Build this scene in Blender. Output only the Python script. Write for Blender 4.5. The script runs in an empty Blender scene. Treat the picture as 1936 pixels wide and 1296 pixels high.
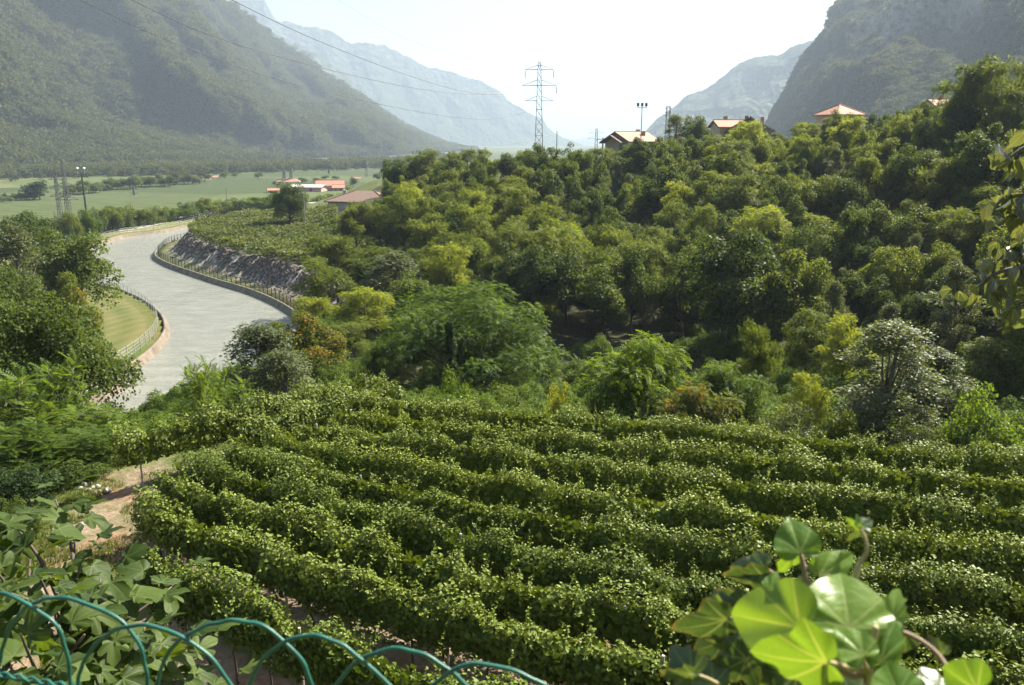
import bpy, math, random
import numpy as np
from mathutils import Vector, Matrix

# ------------------------------------------------------------------ camera, sky, sun, exposure
scene = bpy.context.scene
COL = scene.collection
FOC, PITCH = 1500.0, math.radians(14.2)          # focal length in photo pixels, camera pitch
cam_d = bpy.data.cameras.new('camera'); cam = bpy.data.objects.new('camera', cam_d); COL.objects.link(cam)
cam_d.sensor_width = 23.6; cam_d.lens = 23.6 * FOC / 1936.0
cam.location = (0, 0, 0); cam.rotation_euler = (math.radians(90) - PITCH, 0, 0)
cam_d.clip_start = 0.05; cam_d.clip_end = 60000
cam_d.dof.use_dof = True; cam_d.dof.focus_distance = 30.0; cam_d.dof.aperture_fstop = 6.3
scene.camera = cam

SUN_AZ, SUN_EL = math.radians(50), math.radians(47)   # azimuth to the right of the view (+Y), elevation
world = bpy.data.worlds.new('World'); scene.world = world; world.use_nodes = True
wn = world.node_tree; bg = wn.nodes['Background']; bg.inputs[1].default_value = 0.052
sky = wn.nodes.new('ShaderNodeTexSky'); sky.sky_type = 'NISHITA'; sky.sun_disc = False
sky.sun_elevation = SUN_EL; sky.sun_rotation = SUN_AZ; sky.altitude = 200; sky.air_density = 1.0; sky.dust_density = 2.5; sky.ozone_density = 1.0
wn.links.new(sky.outputs[0], bg.inputs[0])
sun_d = bpy.data.lights.new('sun', 'SUN'); sun = bpy.data.objects.new('sun', sun_d); COL.objects.link(sun)
sun_d.energy = 5.0; sun_d.angle = math.radians(0.53); sun_d.color = (1.0, 0.93, 0.80)
SV = Vector((math.sin(SUN_AZ) * math.cos(SUN_EL), math.cos(SUN_AZ) * math.cos(SUN_EL), math.sin(SUN_EL)))
sun.rotation_euler = SV.to_track_quat('Z', 'Y').to_euler(); sun.location = SV * 300
vs = scene.view_settings; vs.view_transform = 'Standard'; vs.look = 'None'; vs.gamma = 1.0; vs.use_curve_mapping = False
vs.exposure = 1.95
cy = scene.cycles
cy.use_adaptive_sampling = True; cy.adaptive_threshold = .025
cy.max_bounces = 4; cy.diffuse_bounces = 2; cy.glossy_bounces = 2; cy.transmission_bounces = 3; cy.volume_bounces = 1; cy.transparent_max_bounces = 6
cy.use_denoising = True
try: cy.denoiser = 'OPENIMAGEDENOISE'; cy.denoising_input_passes = 'RGB_ALBEDO_NORMAL'
except Exception: pass
cy.caustics_reflective = False; cy.caustics_refractive = False
cy.sample_clamp_indirect = 6.0

HAZE_DENSITY = 1.85e-4

# ------------------------------------------------------------------ helpers
R = np.random.default_rng(7)
CP, SP = math.cos(PITCH), math.sin(PITCH)
def ray(x, y):
    u = (x - 968) / FOC; v = (648 - y) / FOC
    return np.array([u, CP + v * SP, -SP + v * CP])
def G(x, y, z):                       # photo point -> place on the level z
    d = ray(x, y); return d * (z / d[2])
def D(x, y, Y):                       # photo point -> place at distance Y
    d = ray(x, y); return d * (Y / d[1])
def sm(t): t = np.clip(t, 0, 1); return t * t * (3 - 2 * t)
def nrm(v): return v / np.maximum(np.linalg.norm(v, axis=-1, keepdims=True), 1e-9)

_perm = np.random.default_rng(3).permutation(4096)
_val = np.random.default_rng(4).uniform(-1, 1, 4096)
def vnoise(x, y, s=0):
    x = np.asarray(x, float); y = np.asarray(y, float)
    xi = np.floor(x).astype(np.int64); yi = np.floor(y).astype(np.int64)
    fx = x - xi; fy = y - yi; fx = fx*fx*fx*(fx*(fx*6-15)+10); fy = fy*fy*fy*(fy*(fy*6-15)+10)
    def h(a, b): return _val[_perm[(_perm[(a + s * 57) & 4095] + b) & 4095]]
    return (h(xi, yi)*(1-fx) + h(xi+1, yi)*fx)*(1-fy) + (h(xi, yi+1)*(1-fx) + h(xi+1, yi+1)*fx)*fy
def fbm(x, y, o=4, s=0):
    a, t = 1.0, 0
    for k in range(o): t = t + a * vnoise(np.asarray(x) * 2**k, np.asarray(y) * 2**k, s + k); a *= .5
    return t

def np_mesh(name, V, F, attrs=None, smooth=False):
    V = np.asarray(V, np.float32); F = np.asarray(F, np.int32); m, k = F.shape
    me = bpy.data.meshes.new(name)
    me.vertices.add(len(V)); me.vertices.foreach_set('co', V.ravel())
    me.loops.add(m * k); me.loops.foreach_set('vertex_index', F.ravel())
    me.polygons.add(m); me.polygons.foreach_set('loop_start', np.arange(m, dtype=np.int32) * k)
    if smooth: me.polygons.foreach_set('use_smooth', np.ones(m, bool))
    me.update(calc_edges=True)
    for an, av in (attrs or {}).items():
        av = np.asarray(av, np.float32)
        if av.ndim == 1:
            me.attributes.new(an, 'FLOAT', 'POINT').data.foreach_set('value', av)
        else:
            me.attributes.new(an, 'FLOAT_VECTOR', 'POINT').data.foreach_set('vector', av.ravel())
    return me
def obj(name, me, mat=None, parent=None, loc=None, rot=None, scale=None):
    o = bpy.data.objects.new(name, me); COL.objects.link(o)
    if mat is not None and me is not None and len(me.materials) == 0: me.materials.append(mat)
    if parent is not None: o.parent = parent
    if loc is not None: o.location = loc
    if rot is not None: o.rotation_euler = rot
    if scale is not None: o.scale = scale
    return o
def tag(o, label=None, cat=None, group=None, kind=None):
    if label: o['label'] = label
    if cat: o['category'] = cat
    if group: o['group'] = group
    if kind: o['kind'] = kind
    return o
def empty(name, loc=(0, 0, 0), rz=0, label=None, cat=None, group=None):
    o = bpy.data.objects.new(name, None); COL.objects.link(o); o.location = loc; o.rotation_euler = (0, 0, rz)
    o.empty_display_size = .2
    return tag(o, label, cat, group)

class MB:                              # small meshes: boxes, bars, tubes, prisms
    def __init__(s): s.v = []; s.f = []
    def add(s, v, f):
        b = len(s.v); s.v += [tuple(map(float, p)) for p in v]; s.f += [tuple(b + i for i in q) for q in f]; return s
    def box(s, c, d, rz=0):
        x, y, z = (t / 2 for t in d); cs, sn = math.cos(rz), math.sin(rz); v = []
        for sx, sy, sz in ((-1,-1,-1),(1,-1,-1),(1,1,-1),(-1,1,-1),(-1,-1,1),(1,-1,1),(1,1,1),(-1,1,1)):
            px, py = sx*x, sy*y; v.append((c[0]+px*cs-py*sn, c[1]+px*sn+py*cs, c[2]+sz*z))
        return s.add(v, [(0,3,2,1),(4,5,6,7),(0,1,5,4),(1,2,6,5),(2,3,7,6),(3,0,4,7)])
    def tube(s, pts, rad, n=6):
        pts = [np.array(p, float) for p in pts]; m = len(pts)
        rad = [rad] * m if np.isscalar(rad) else list(rad)
        T = [pts[min(i+1, m-1)] - pts[max(i-1, 0)] for i in range(m)]
        t0 = T[0] / (np.linalg.norm(T[0]) + 1e-9)
        u = np.cross(t0, (0, 0, 1.0)); u = np.array((1.0, 0, 0)) if np.linalg.norm(u) < 1e-3 else u / np.linalg.norm(u)
        v = []; f = []
        for i in range(m):
            t = T[i] / (np.linalg.norm(T[i]) + 1e-9)
            u = u - t * np.dot(u, t); u = u / (np.linalg.norm(u) + 1e-9); w = np.cross(t, u)
            for k in range(n):
                a = 2 * math.pi * k / n; v.append(pts[i] + (u * math.cos(a) + w * math.sin(a)) * rad[i])
        for i in range(m - 1):
            for k in range(n):
                k2 = (k + 1) % n; f.append((i*n+k, i*n+k2, (i+1)*n+k2, (i+1)*n+k))
        f.append(tuple(range(n))[::-1]); f.append(tuple((m-1)*n + k for k in range(n)))
        return s.add(v, f)
    def mesh(s, name, smooth=False):
        me = bpy.data.meshes.new(name); me.from_pydata(s.v, [], s.f); me.update()
        if smooth: me.polygons.foreach_set('use_smooth', np.ones(len(me.polygons), bool))
        return me
    def build(s, name, mat, parent=None, smooth=False, **k): return obj(name, s.mesh(name, smooth), mat, parent, **k)

# ------------------------------------------------------------------ materials
def new_mat(name):
    m = bpy.data.materials.new(name); m.use_nodes = True; return m, m.node_tree, m.node_tree.nodes['Principled BSDF']
def N(nt, t, **kw):
    n = nt.nodes.new(t)
    for k, v in kw.items(): setattr(n, k, v)
    return n
def ramp(nt, fac, stops):
    r = N(nt, 'ShaderNodeValToRGB'); cr = r.color_ramp
    while len(cr.elements) < len(stops): cr.elements.new(.5)
    for e, (p, c) in zip(cr.elements, stops): e.position = p; e.color = tuple(c) + (1,) if len(c) == 3 else c
    nt.links.new(fac, r.inputs[0]); return r.outputs[0]
def noise(nt, scale, detail=4, rough=.55, vec=None, dist=0):
    n = N(nt, 'ShaderNodeTexNoise'); n.inputs['Scale'].default_value = scale; n.inputs['Detail'].default_value = detail
    n.inputs['Roughness'].default_value = rough; n.inputs['Distortion'].default_value = dist
    if vec is not None: nt.links.new(vec, n.inputs['Vector'])
    return n.outputs['Fac']
def pos(nt): return N(nt, 'ShaderNodeNewGeometry').outputs['Position']
def mix(nt, fac, a, b, mode='MIX'):
    n = N(nt, 'ShaderNodeMix', data_type='RGBA', blend_type=mode)
    for s, v in ((n.inputs[0], fac), (n.inputs[6], a), (n.inputs[7], b)):
        if hasattr(v, 'is_linked') or hasattr(v, 'links'): nt.links.new(v, s)
        elif isinstance(v, (int, float)): s.default_value = v
        else: s.default_value = tuple(v) + (1,) if len(v) == 3 else v
    return n.outputs[2]
def mth(nt, op, a, b=0.0, c=None, clamp=False):
    n = N(nt, 'ShaderNodeMath', operation=op, use_clamp=clamp)
    for i, v in enumerate((a, b) if c is None else (a, b, c)):
        if hasattr(v, 'links'): nt.links.new(v, n.inputs[i])
        else: n.inputs[i].default_value = v
    return n.outputs[0]
def bump(nt, p, h, strength=.4, dist=.05):
    b = N(nt, 'ShaderNodeBump'); b.inputs['Strength'].default_value = strength; b.inputs['Distance'].default_value = dist
    nt.links.new(h, b.inputs['Height']); nt.links.new(b.outputs[0], p.inputs['Normal'])
def attr(nt, name): return N(nt, 'ShaderNodeAttribute', attribute_name=name).outputs
def plain(name, c, rough=.6, metal=0, var=.15, scale=3.0):
    m, nt, p = new_mat(name)
    n = noise(nt, scale, 5, .6, pos(nt))
    p_c = ramp(nt, n, [(.3, [x * (1 - var) for x in c]), (.7, [min(1, x * (1 + var)) for x in c])])
    nt.links.new(p_c, p.inputs['Base Color']); p.inputs['Roughness'].default_value = rough; p.inputs['Metallic'].default_value = metal
    return m
def leaf_mat(name, dark, light, trans=.45, rough=.6, tcol=None, spec=.12, accent=None, acc_amt=.0):
    m, nt, p = new_mat(name)
    a = attr(nt, 'rnd')['Fac'] if False else N(nt, 'ShaderNodeAttribute', attribute_name='rnd').outputs['Fac']
    oi = N(nt, 'ShaderNodeObjectInfo').outputs['Random']
    f = mth(nt, 'ADD', mth(nt, 'MULTIPLY', a, .62), mth(nt, 'MULTIPLY', oi, .38))
    c = ramp(nt, f, [(.05, dark), (.95, light)])
    if accent is not None:
        big = noise(nt, .35, 2, .5, pos(nt))
        fa = mth(nt, 'MULTIPLY', mth(nt, 'GREATER_THAN', mth(nt, 'ADD', mth(nt, 'MULTIPLY', a, .5), big), 1.05 - acc_amt), .85)
        c = mix(nt, fa, c, accent)
    nt.links.new(c, p.inputs['Base Color']); p.inputs['Roughness'].default_value = rough; p.inputs['Specular IOR Level'].default_value = spec
    tr = N(nt, 'ShaderNodeBsdfTranslucent')
    tc = mix(nt, 1.0, c, tcol or (1.9, 1.75, .55), 'MULTIPLY'); nt.links.new(tc, tr.inputs[0])
    mx = N(nt, 'ShaderNodeMixShader'); mx.inputs[0].default_value = trans
    nt.links.new(p.outputs[0], mx.inputs[1]); nt.links.new(tr.outputs[0], mx.inputs[2])
    nt.links.new(mx.outputs[0], nt.nodes['Material Output'].inputs[0])
    return m

M = {}
M['bark'] = plain('bark', (.055, .042, .03), .9, 0, .4, 6)
M['bark_grey'] = plain('bark_grey', (.14, .125, .105), .9, 0, .35, 6)
M['vine_leaf'] = leaf_mat('vine_leaf', (.046, .080, .011), (.195, .24, .040), .17, .5, (1.7, 1.6, .5), .16)
M['pergola_leaf'] = leaf_mat('pergola_leaf', (.045, .066, .018), (.14, .165, .05), .34, .6, (1.6, 1.5, .55), .15)
M['oak'] = leaf_mat('oak_leaf', (.022, .044, .009), (.098, .134, .026), .36, .55, spec=.12)
M['locust'] = leaf_mat('locust_leaf', (.036, .062, .010), (.140, .172, .028), .44, .5, spec=.15)
M['locust_y'] = leaf_mat('yellow_locust_leaf', (.075, .115, .016), (.20, .23, .035), .5, .5)
M['olive'] = leaf_mat('grey_leaf', (.042, .062, .026), (.13, .155, .075), .38, .5, spec=.2)
M['fresh'] = leaf_mat('fresh_leaf', (.032, .066, .010), (.12, .175, .026), .44, .5)
M['autumn'] = leaf_mat('autumn_leaf', (.05, .08, .014), (.14, .16, .03), .45, .5, accent=(.20, .12, .025), acc_amt=.12)
M['dark'] = leaf_mat('dark_leaf', (.016, .032, .010), (.045, .075, .022), .3, .5)
M['yellow'] = leaf_mat('yellow_leaf', (.10, .14, .018), (.28, .27, .045), .5, .5)
M['far'] = leaf_mat('far_leaf', (.018, .028, .012), (.088, .098, .042), .28, .7, spec=.1)
M['grass'] = leaf_mat('grass_blade', (.045, .080, .014), (.15, .18, .045), .35, .7)

# ------------------------------------------------------------------ leaf templates and scattering
T_DIAMOND = (np.array([(0,0,0),(.36,.45,.10),(0,1,-.04),(-.36,.45,.10)], float), np.array([(0,1,2,3)]))
T_VINE = (np.array([(0,0,0),(.48,-.08,.10),(.52,.5,.13),(0,1,-.10),(-.52,.5,.13),(-.48,-.08,.10)], float), np.array([(0,1,2,3),(0,3,4,5)]))
T_WIDE = (np.array([(0,0,0),(.5,.4,.12),(0,1,-.06),(-.5,.4,.12)], float), np.array([(0,1,2,3)]))
T_SLIM = (np.array([(0,0,0),(.16,.4,.05),(0,1,-.05),(-.16,.4,.05)], float), np.array([(0,1,2,3)]))
def frond(npair, lw, ll, droop):
    v, f = [], []
    for i in range(npair):
        y = .12 + .86 * i / npair; z = -droop * y * y; L = ll * (1 - .35 * abs(2 * i / npair - .8))
        for s in (-1, 1):
            b = len(v)
            v += [(0, y, z), (s*L*.55, y + lw*.2, z + .015), (s*L, y + lw*1.1, z - .05), (s*L*.5, y + lw*1.0, z + .015)]
            f.append((b, b+1, b+2, b+3) if s > 0 else (b, b+3, b+2, b+1))
    b = len(v); v += [(-.035, .8, -droop*.64), (.035, .8, -droop*.64), (.05, 1.05, -droop*1.05), (-.05, 1.08, -droop*1.05)]; f.append((b, b+1, b+2, b+3))
    return np.array(v, float), np.array(f)
T_FROND = frond(8, .11, .24, .35)
T_FROND_S = frond(4, .2, .24, .22)

def frames(n, d):                      # rotation matrices with z = n and y close to d
    n = nrm(n); x = nrm(np.cross(d, n)); y = np.cross(n, x)
    return np.stack([x, y, n], -1)
def scatter(tmpl, P, Rm, S, rnd, flutter=0):
    V, F = tmpl; n = len(P); k = len(V)
    W = np.einsum('nij,kj->nki', Rm, V) * np.asarray(S)[:, None, None] + P[:, None, :]
    FF = (F[None] + (np.arange(n) * k)[:, None, None]).reshape(-1, F.shape[1])
    return W.reshape(-1, 3), FF, np.repeat(rnd, k)
def join(parts):
    V, F, A, b = [], [], [], 0
    for v, f, a in parts: V.append(v); F.append(f + b); A.append(a); b += len(v)
    return np.concatenate(V), np.concatenate(F), np.concatenate(A)

def lobed_crown(rng, RX, RZ, zc, nl, nleaf, size, tmpl, lobe=(.28, .46), up=.6, low=-.35, jitter=.9, hollow=.55, flat=.95, hang=0, shape='ball'):
    """leaf cards spread over many overlapping clumps; returns mesh arrays and clump centres"""
    C, Rd = [], []
    for i in range(nl):
        zz = rng.uniform(-.75, 1); aa = rng.uniform(0, 6.28); qq = math.sqrt(max(0, 1 - zz*zz)); d = np.array([math.cos(aa)*qq, math.sin(aa)*qq, zz])
        r = rng.uniform(.3, 1.0)
        if shape == 'column':
            t = rng.uniform(-1, 1); a = rng.uniform(0, 6.28); rr = RX * .55 * math.sqrt(max(0, 1 - abs(t)**1.7)) * rng.uniform(.3, 1)
            C.append((rr*math.cos(a), rr*math.sin(a), zc + t*RZ*.85)); Rd.append(RX * rng.uniform(*lobe)); continue
        C.append((d[0]*RX*r, d[1]*RX*r, zc + d[2]*RZ*r)); Rd.append(RX * rng.uniform(*lobe))
    C = np.array(C); Rd = np.array(Rd)
    w = Rd**2; idx = rng.choice(nl, nleaf, p=w / w.sum())
    d = nrm(rng.normal(size=(nleaf, 3))); flip = (d[:, 2] < low) & (rng.random(nleaf) < .8); d[flip, 2] *= -1
    rr = Rd[idx] * (hollow + (1.12 - hollow) * rng.random(nleaf)**.6)
    rr = rr * (1 + .22 * vnoise(d[:, 0]*3 + idx*7.3, d[:, 1]*3 + d[:, 2]*2.1, 5))
    P = C[idx] + d * rr[:, None] * np.array([1, 1, flat])
    n = d * .6 + np.array([0, 0, up]) + rng.normal(size=(nleaf, 3)) * jitter * .6
    dirv = d + rng.normal(size=(nleaf, 3)) * .6 + np.array([0, 0, -hang])
    rnd = np.clip(.5 + .22 * rng.normal(size=nleaf) + .18 * (rng.random(nl) - .5)[idx] * 2, 0, 1)
    return scatter(tmpl, P, frames(n, dirv), size * rng.uniform(.7, 1.3, nleaf), rnd), C, Rd
def limbs(rng, C, base_r, z_split, top_z, n=None, bend=.15):
    mb = MB(); o = np.zeros(3)
    tip = np.array([rng.normal()*.15, rng.normal()*.15, top_z])
    pts = [(0, 0, -.5)] + [tuple(tip * t + np.array([math.sin(t*5)*bend, math.cos(t*4)*bend - bend, 0]) * t) for t in (.0, .25, .5, .75, 1)]
    mb.tube(pts, [base_r*1.35, base_r*1.15, base_r*.9, base_r*.7, base_r*.45, base_r*.15], 6)
    pick = range(len(C)) if n is None else rng.choice(len(C), min(n, len(C)), replace=False)
    for i in pick:
        c = C[i]; t = np.clip((c[2] * .55) / max(top_z, .1), z_split, .85)
        s = tip * t; m = s * .45 + c * .55 + np.array([0, 0, -.12 * np.linalg.norm(c - s)])
        r = base_r * (.5 - .3 * t); mb.tube([s, m, c], [r, r*.6, r*.2], 5)
    return mb.mesh('trunk', True)

PROTO = {}
def proto(key, crown, leafmat, trunk, barkmat):
    V, F, A = crown; me = np_mesh(key + '_crown', V, F, {'rnd': A}); me.materials.append(M[leafmat]); trunk.materials.append(M[barkmat])
    PROTO[key] = (me, trunk)
def tree(key, name, loc, label, cat='tree', group=None, scale=1.0, rz=None, sx=1.0, leaf=None):
    me, tr = PROTO[key]
    o = empty(name, tuple(loc), R.uniform(0, 6.28) if rz is None else rz, label, cat, group)
    e = R.uniform(.88, 1.14) if group else 1.0; s = scale; o.scale = (s * sx * e, s * sx / e, s)
    if group: o.rotation_euler[0], o.rotation_euler[1] = R.normal() * .07, R.normal() * .07
    c = obj('crown', me, None, o); obj('trunk', tr, None, o)
    if leaf:                                            # another leaf colour on the shared crown
        c.material_slots[0].link = 'OBJECT'; c.material_slots[0].material = M[leaf]
    return o

# kinds of tree (each crown is shared by its copies); unit: metres
rg = np.random.default_rng(21)
for i in range(4):          # dense round broadleaf, about 8 m
    cr, C, Rd = lobed_crown(rg, 3.1, 3.3, 4.7, 30 + 4*i, 15000, .2, T_DIAMOND, (.22, .36), up=.4)
    proto('oak%d' % i, cr, 'oak', limbs(rg, C, .16, .3, 6.6, 9), 'bark')
for i in range(3):          # many-stemmed tree: several uneven crowns side by side
    pr, cs = [], []
    for q in range(4 + i):
        cr, C, Rd = lobed_crown(rg, rg.uniform(1.2, 1.9), rg.uniform(1.8, 3.0), 0, 15, 3600, .19, T_DIAMOND, (.26, .5), up=.4, hollow=.3)
        o_ = np.array([rg.normal() * 1.5, rg.normal() * 1.5, rg.uniform(3.0, 6.2)]); pr.append((cr[0] + o_, cr[1], cr[2])); cs += [c + o_ for c in C[:4]]
    proto('multi%d' % i, join(pr), 'oak', limbs(rg, np.array(cs), .13, .1, 6.0, 16), 'bark')
for i in range(3):          # airy locust with flat layered sprays
    cr, C, Rd = lobed_crown(rg, 3.2, 3.7, 5.2, 40, 5200, .44, T_FROND_S, (.17, .3), up=.7, low=-.2, hollow=.3, flat=.75, hang=.15)
    proto('locust%d' % i, cr, 'locust', limbs(rg, C, .15, .25, 7.4, 14), 'bark')
for i in range(2):          # upright grey-green
    cr, C, Rd = lobed_crown(rg, 2.5, 4.2, 5.0, 70, 15000, .12, T_DIAMOND, (.13, .26), shape='column', jitter=1.3, hollow=.2)
    proto('grey%d' % i, cr, 'olive', limbs(rg, C, .15, .2, 8.6, 16), 'bark_grey')
for i in range(2):          # shrub, crown to the ground, about 2.4 m
    cr, C, Rd = lobed_crown(rg, 1.45, 1.25, 1.15, 22, 8000, .11, T_DIAMOND, (.24, .42), low=-.7)
    proto('shrub%d' % i, cr, 'fresh', limbs(rg, C, .05, .1, 1.7, 8), 'bark')
for i in range(2):          # distant tree, about 8 m
    cr, C, Rd = lobed_crown(rg, 3.2, 3.3, 4.4, 14, 1500, .62, T_DIAMOND, (.34, .52), low=-.6)
    proto('far%d' % i, cr, 'far', limbs(rg, C, .2, .3, 5.5, 4), 'bark')

# ------------------------------------------------------------------ canal outline and terrain
WATER, BANK, TERR, VALLEY, VINE_Z = -22.7, -22.0, -18.8, -27.0, -11.5
def gp(pts, z): return [tuple(G(x, y, z)[:2]) for x, y in pts]
def spline(pts, n=8):
    P = np.array(pts, float); P = np.vstack([2*P[0]-P[1], P, 2*P[-1]-P[-2]]); out = []
    for i in range(1, len(P) - 2):
        for t in np.linspace(0, 1, n, endpoint=False):
            a, b, c, d = P[i-1], P[i], P[i+1], P[i+2]
            out.append(.5*((2*b) + (c-a)*t + (2*a-5*b+4*c-d)*t*t + (3*b-a-3*c+d)*t**3))
    out.append(P[-2]); return np.array(out)
LB = [(-60, 20), (-46, 45)] + gp([(200, 760), (240, 715), (288, 680), (316, 650), (325, 626), (314, 600), (282, 575), (232, 553), (170, 540)], WATER) + \
     [(-88, 146), (-101, 160)] + gp([(180, 466), (240, 450), (330, 437)], WATER) + [(-84, 262), (-60, 300)]
RB = [(-47, 18), (-35, 45), (-28.6, 64), (-26.2, 76), (-25.4, 88), (-27, 100)] + gp([(560, 607), (515, 579), (465, 557), (400, 537), (350, 520), (310, 505), (287, 490), (294, 475), (325, 459)], WATER) + [(-75, 214), (-69, 250), (-50, 286)]
LBs, RBs = spline(LB), spline(RB)
CANAL = np.vstack([LBs, RBs[::-1]])
def inside(poly, x, y):
    r = np.zeros(x.shape, bool); n = len(poly)
    for i in range(n):
        x1, y1 = poly[i]; x2, y2 = poly[(i+1) % n]
        if y1 == y2: continue
        c = ((y1 > y) != (y2 > y)) & (x < (x2-x1)*(y-y1)/(y2-y1) + x1); r ^= c
    return r
def pdist(line, x, y):
    d = np.full(x.shape, 1e9)
    for (x1, y1), (x2, y2) in zip(line[:-1], line[1:]):
        dx, dy = x2-x1, y2-y1; t = np.clip(((x-x1)*dx + (y-y1)*dy) / (dx*dx+dy*dy+1e-9), 0, 1)
        d = np.minimum(d, np.hypot(x-x1-t*dx, y-y1-t*dy))
    return d
def vine_back(x): return np.where(x < -6.5, 30.6 + (x + 6.5) * .55, 30.6 - .29 * (x + 6.5))
A_ = [-.5, -.30, -.2, 0, .15, .3, .45, .65, 1.2]
def terrain(x, y, canal=True):
    x = np.asarray(x, float); y = np.asarray(y, float)
    a = x / np.maximum(y, 20)
    z = np.full(x.shape, -21.0)
    # lower ground beyond the canal falls to the valley
    dl, dr = pdist(LBs[::3], x, y), pdist(RBs[::3], x, y)
    leftside = (dl < dr)
    z = np.where(leftside, BANK + (VALLEY - .8 - BANK) * sm((dl - 34) / 40), z)
    # terrace right of the canal
    rz = BANK + (TERR - BANK) * sm((dr - 3.4) / 4.2) + 1.2 * sm((dr - 15) / 40)
    z = np.where(~leftside, rz, z)
    # wooded hill
    y0 = np.interp(a, A_, [130, 120, 112, 92, 84, 76, 68, 58, 40]); y1 = np.interp(a, A_, [190, 182, 178, 165, 158, 150, 140, 125, 95])
    zb = np.interp(a, A_, [-20, -20, -20.5, -21, -20.5, -20, -18.5, -16.5, -12]); zc = np.interp(a, A_, [-16, -16, -12.5, -10, -8.5, -5, -1.5, 1.5, 4])
    hill = zb + (zc - zb) * sm((y - y0) / (y1 - y0)) + 1.2 * sm((y - y1) / 40) + .7 * fbm(x / 14, y / 14, 3, 9)
    wh = sm((a + .27) / .13) * sm((y - 48) / 14) * (~leftside)
    z = z * (1 - wh) + hill * wh
    # far edge sinks under the valley floor
    z = z + (VALLEY - 1.5 - z) * np.maximum(sm((y - 250 - 120 * sm((a + .1) / .3)) / 110), sm((np.abs(x) - 330) / 120))
    # vineyard shelf below the camera
    dv = np.maximum(np.maximum(y - vine_back(x) - 1.0, (-15.5 - .12 * (26 - y) - x) * .9), (x - 46))
    wv = 1 - sm(dv / 17)
    wv = np.where(y < 12, np.maximum(wv, 1 - sm((np.abs(x) - 40) / 30)), wv)
    z = z * (1 - wv) + (VINE_Z + .10 * fbm(x / 2.5, y / 2.5, 3, 2)) * wv
    # bank the camera stands on
    wb = 1 - sm((y - 1.25) / 7.2)
    up_ = -1.65 + np.maximum(-5 - y, 0) * .55 + 1.5 * fbm(x / 30, y / 30, 3, 61) * sm((-6 - y) / 10)      # unseen slope added behind the camera to screen sky light from the vines
    z = z * (1 - wb) + up_ * wb
    if canal:
        ins = inside(CANAL, x, y) | (np.minimum(dl, dr) < .75)
        z = np.where(ins, np.minimum(z, WATER - 1.6), z)
    return z
def tz(x, y): return float(terrain(np.array([x]), np.array([y]), False)[0])

xs = np.concatenate([np.arange(-460, -130, 15), np.arange(-130, -26, 1.4), np.arange(-26, 24, .32), np.arange(24, 110, 1.6), np.arange(110, 470, 14)])
ys = np.concatenate([np.arange(-240, -12, 12), np.arange(-12, 1, 1.5), np.arange(1, 38, .3), np.arange(38, 130, 1.1), np.arange(130, 270, 2.4), np.arange(270, 520, 14)])
XX, YY = np.meshgrid(xs, ys); ZZ = terrain(XX, YY)
nx, ny = len(xs), len(ys)
idx = np.arange(nx * ny).reshape(ny, nx)
QF = np.stack([idx[:-1, :-1], idx[:-1, 1:], idx[1:, 1:], idx[1:, :-1]], -1).reshape(-1, 4)
# bare earth: the track beside the vines, the strips under the rows; mown grass and wheel tracks on the far bank
def track_x(y): return -12.6 - .16 * (y - 22)
dirt = (1 - sm((np.abs(XX - track_x(YY)) - .5) / 1.9)) * sm((31 - YY) / 6) * .72
row_phase = []
ROWS = []            # each row: canopy centre line, slightly curved
for k in range(0, 9):
    sl = np.interp(k, [0, 1, 3, 8], [-.68, -.62, -.60, -.27]); cv = np.interp(k, [0, 1, 3, 8], [.012, .0105, .009, 0]); yl = 16.5 if k == 0 else 18.6 + (k - 1) * 1.57
    xl = [-8.6, -9.8, -10.2, -9.8, -9.0, -8.0, -7.2, -6.4, -5.6][k]; px_ = np.arange(xl, 27, .25); py_ = yl + sl * (px_ + 8) + cv * (px_ + 8)**2
    ok_ = (py_ > 10.4) & (px_ < .665 * py_ + 3.5); ROWS.append(np.stack([px_[ok_], py_[ok_]], -1))
vd = np.full(XX.shape, 9.0)
for rw in ROWS[:4]: vd = np.minimum(vd, pdist(rw[::4], XX, YY))
inv = (YY < 33) & (YY > 8) & (XX > -11) & (XX < 30)
dirt = np.maximum(dirt, np.where(inv, 1 - sm((vd - .35) / .65), 0))
dL, dR = pdist(LBs[::2], XX, YY), pdist(RBs[::2], XX, YY)
lawn = np.where((dL < dR) & (YY > 55) & (YY < 150), 1 - sm((dL - 20) / 8), 0)
trk = np.where(dL < dR, np.maximum(1 - np.abs(dL - 3.4) / 1.5, 1 - np.abs(dL - 6.6) / 1.5), 1 - np.abs(dR - 2.6) / 1.1)
trk = np.clip(trk, 0, 1) * (YY > 55)
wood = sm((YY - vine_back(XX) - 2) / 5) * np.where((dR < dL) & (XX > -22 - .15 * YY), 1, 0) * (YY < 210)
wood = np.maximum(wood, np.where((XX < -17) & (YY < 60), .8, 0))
stone = np.where((dR < dL) & (YY > 96), sm((dR - 3.4) / .5) * (1 - sm((dR - 7.4) / .8)), 0)
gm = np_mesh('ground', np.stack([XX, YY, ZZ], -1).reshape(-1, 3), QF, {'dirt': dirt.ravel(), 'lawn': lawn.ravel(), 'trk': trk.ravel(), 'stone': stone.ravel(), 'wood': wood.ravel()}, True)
m, nt, p = new_mat('ground'); po = pos(nt)
g1 = ramp(nt, noise(nt, 1.6, 6, .65, po), [(.25, (.035, .052, .014)), (.5, (.075, .095, .026)), (.75, (.15, .145, .055))])
d1 = ramp(nt, noise(nt, 5, 7, .7, po), [(.3, (.13, .09, .058)), (.6, (.26, .20, .145)), (.8, (.40, .33, .26))])
red = ramp(nt, noise(nt, .5, 2, .5, po), [(.5, (1, 1, 1)), (.75, (1.05, .72, .56))])
d1 = mix(nt, 1.0, d1, red, 'MULTIPLY')
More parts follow.
